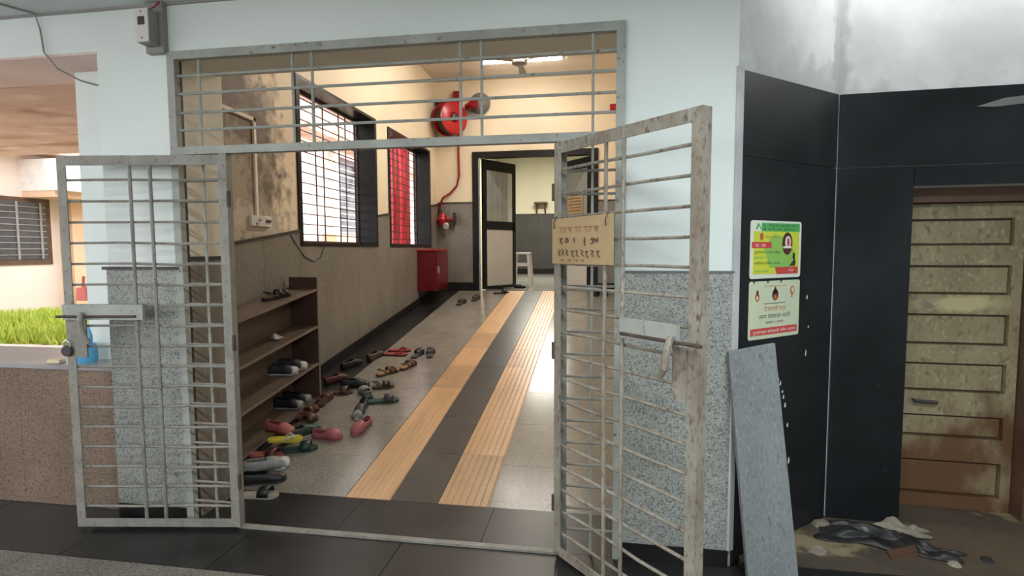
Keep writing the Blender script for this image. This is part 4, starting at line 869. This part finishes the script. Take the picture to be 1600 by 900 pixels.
shoe('shoe', 'shoe', 'black shoe with pale toe on the bottom rack shelf, right of its pair', rackpos(1.68, .12, 3), 6, 'black', 'grey', 'grey', L=.24)
pc = sheet('paper_ball', 'crumpled white paper on the second rack shelf', XW+.12, XW+.20, 1.36, 1.43, .09, 's_white', rackpos(1.38, 0, 1)[2]+.002, 4, 6); pc['category'] = 'paper'
shoe('slide', 'slipper', 'dark slipper on the doormat by the open leaf', (-1.78, YB+.3, FL+.013), 30, 'black', 'black', 'black', L=.26, slope=False)
shoe('slipon', 'slip_on_shoe', 'small dark shoe at the free end of the open door leaf', (-1.40, YB+.45, FL+.013), 0, 'black', 'black', 'black', L=.2, slope=False)
shoe('slide', 'slipper', 'dark slipper at the top of the left tan strip', rp(-1.62, 6.27), 20, 'black', 'brown', 'black', L=.26)
shoe('slipon', 'slip_on_shoe', 'dark shoe by the end wall seen through the right gate, left of two', rp(-.06, 6.2), 85, 'black', 'black', 'charcoal', L=.26)
shoe('slipon', 'slip_on_shoe', 'dark shoe by the end wall seen through the right gate, right of two', rp(.07, 6.22), 95, 'black', 'black', 'charcoal', L=.26)

# ------------------------------------------------------------------ COURTYARD
gd = MB().box((-30, .56, -.2), (XO-.002, 40, .5)).build('courtyard_ground', 'soil'); struct(gd, 'bare soil of the courtyard beyond the parapet', 'ground')
g2 = MB().box((-40, -40, -.4), (40, -6, -.12)).build('yard_ground', 'paving'); struct(g2, 'paved yard outside the entrance hall', 'ground')
ap = MB().box((-9, .57, .45), (XO-.1, 2.3, .512)).build('floor_bounce_apron', 'paleconcrete'); struct(ap, 'pale concrete apron added to bounce daylight up under the courtyard canopy', 'ground')  # pale reflector, added to brighten the canopy underside
rr = random.Random(2); vs = []; fs = []
for k in range(15000):
    x = rr.uniform(-8.95, -4.6); y = rr.uniform(2.32, 8.0)
    hgt = rr.uniform(.05, .16)*(1.0+.5*math.sin(x*2.1)*math.cos(y*1.7)); a = rr.uniform(0, 6.28); wv = rr.uniform(.012, .03); lx, ly = rr.uniform(-.06, .06), rr.uniform(-.06, .06)
    n = len(vs); vs += [(x-wv*math.cos(a), y-wv*math.sin(a), .49), (x+wv*math.cos(a), y+wv*math.sin(a), .49), (x+lx, y+ly, .5+hgt)]; fs.append((n, n+1, n+2))
go = MB().add(vs, fs).build('lawn_grass', 'grass'); tag(go, 'bright green grass growing in the courtyard', 'grass', kind='stuff')
cn = MB().box((-9, .43, 2.572), (XO-.09, 2.6, 2.70)).build('canopy_slab', 'stainsoffit'); tag(cn, 'water-stained concrete canopy over the courtyard edge', 'canopy')
ob = thing('opposite_building', 'pale pink and white building across the courtyard', 'building', loc=(-9, 8, .5))
OX = -9
MB().box((OX-.4, .8, .3), (OX, 30, 15)).build('wall', 'oppwall', ob)
MB().box((OX-.05, 3.2, 1.30), (OX+.02, 5.17, 2.36)).build('window_surround', 'woodframe', ob)
wn = MB().box((OX-.04, 3.25, 1.385), (OX+.028, 5.08, 2.29)).build('window', 'oppdark', ob)
for k in range(9): MB().box((OX+.028, 3.25, 1.45+k*.095), (OX+.04, 5.08, 1.462+k*.095)).build('window_bar', 'plasticgrey', wn)
for k in range(5): MB().box((OX+.03, 3.5+k*.37, 1.385), (OX+.045, 3.53+k*.37, 2.29)).build('window_bar', 'plasticgrey', wn)
MB().box((OX, 4.75, 2.46), (OX+.75, 8.6, 2.95)).build('sunshade', 'oppwhite', ob); MB().box((OX+.0, 4.76, 2.36), (OX+.6, 8.6, 2.46)).build('sunshade_soffit', 'oppsand', ob)
MB().box((OX, 2.6, 3.05), (OX+.5, 9, 3.12)).build('ledge', 'oppsand', ob)
MB().box((OX+.0, 5.45, .5), (OX+.12, 5.95, 2.36)).build('pilaster', 'oppsand', ob)
MB().rod((OX+.1, 5.27, .5), (OX+.1, 5.27, 2.36), .03, 8).build('drain_pipe', 'oppsand', ob)
MB().box((OX, 10.5, 4.95), (OX+.9, 30, 5.25)).build('upper_sunshade', 'stainsoffit', ob); MB().box((OX, 10.5, 6.1), (OX+1.3, 30, 7.2)).build('balcony', 'pinkplaster', ob)
MB().box((OX-.02, 15.2, 1.6), (OX+.05, 16.9, 4.75)).build('window_surround', 'grille', ob)
wn = MB().box((OX-.02, 15.3, 1.7), (OX+.06, 16.8, 4.65)).build('window', 'oppdark', ob)
for k in range(12): MB().box((OX+.06, 15.3, 1.9+k*.22), (OX+.08, 16.8, 1.94+k*.22)).build('window_bar', 'oppwall', wn)
MB().box((OX, 14.2, .5), (OX+.5, 17.5, 2.05)).build('plinth', 'oppsand', ob)
MB().box((OX, 14.75, .5), (OX+.25, 15.0, 4.95)).build('pilaster', 'oppwhite', ob)
pl = MB().rod((OX+.6, 16.25, 1.9), (OX+.15, 16.75, 4.6), .07, 8).build('leaning_pole', 'oppwhite'); tag(pl, 'white pole leaning against the dark window across the courtyard', 'pole')
def tarp(y0, y1, label):
    vs = []; fs = []; n = 14
    for i in range(n+1):
        y = y0+(y1-y0)*i/n; x = -3.75+.05*math.sin(i*1.9)
        for z in (.5, 1.4, 2.4, 3.5): vs.append((x+.015*math.sin(z*3+i), y, z))
    for i in range(n):
        for j in range(3): a = i*4+j; fs.append((a, a+4, a+5, a+1))
    o = MB().add(vs, fs).build('red_tarpaulin', 'tarp', None, smooth=True); s_ = o.modifiers.new('thick', 'SOLIDIFY'); s_.thickness = .006
    return tag(o, label, 'tarpaulin')
tarp(6.9, 7.22, 'narrow red tarpaulin hanging outside the far window, nearer strip'); tarp(7.36, 7.75, 'narrow red tarpaulin hanging outside the far window, farther strip')
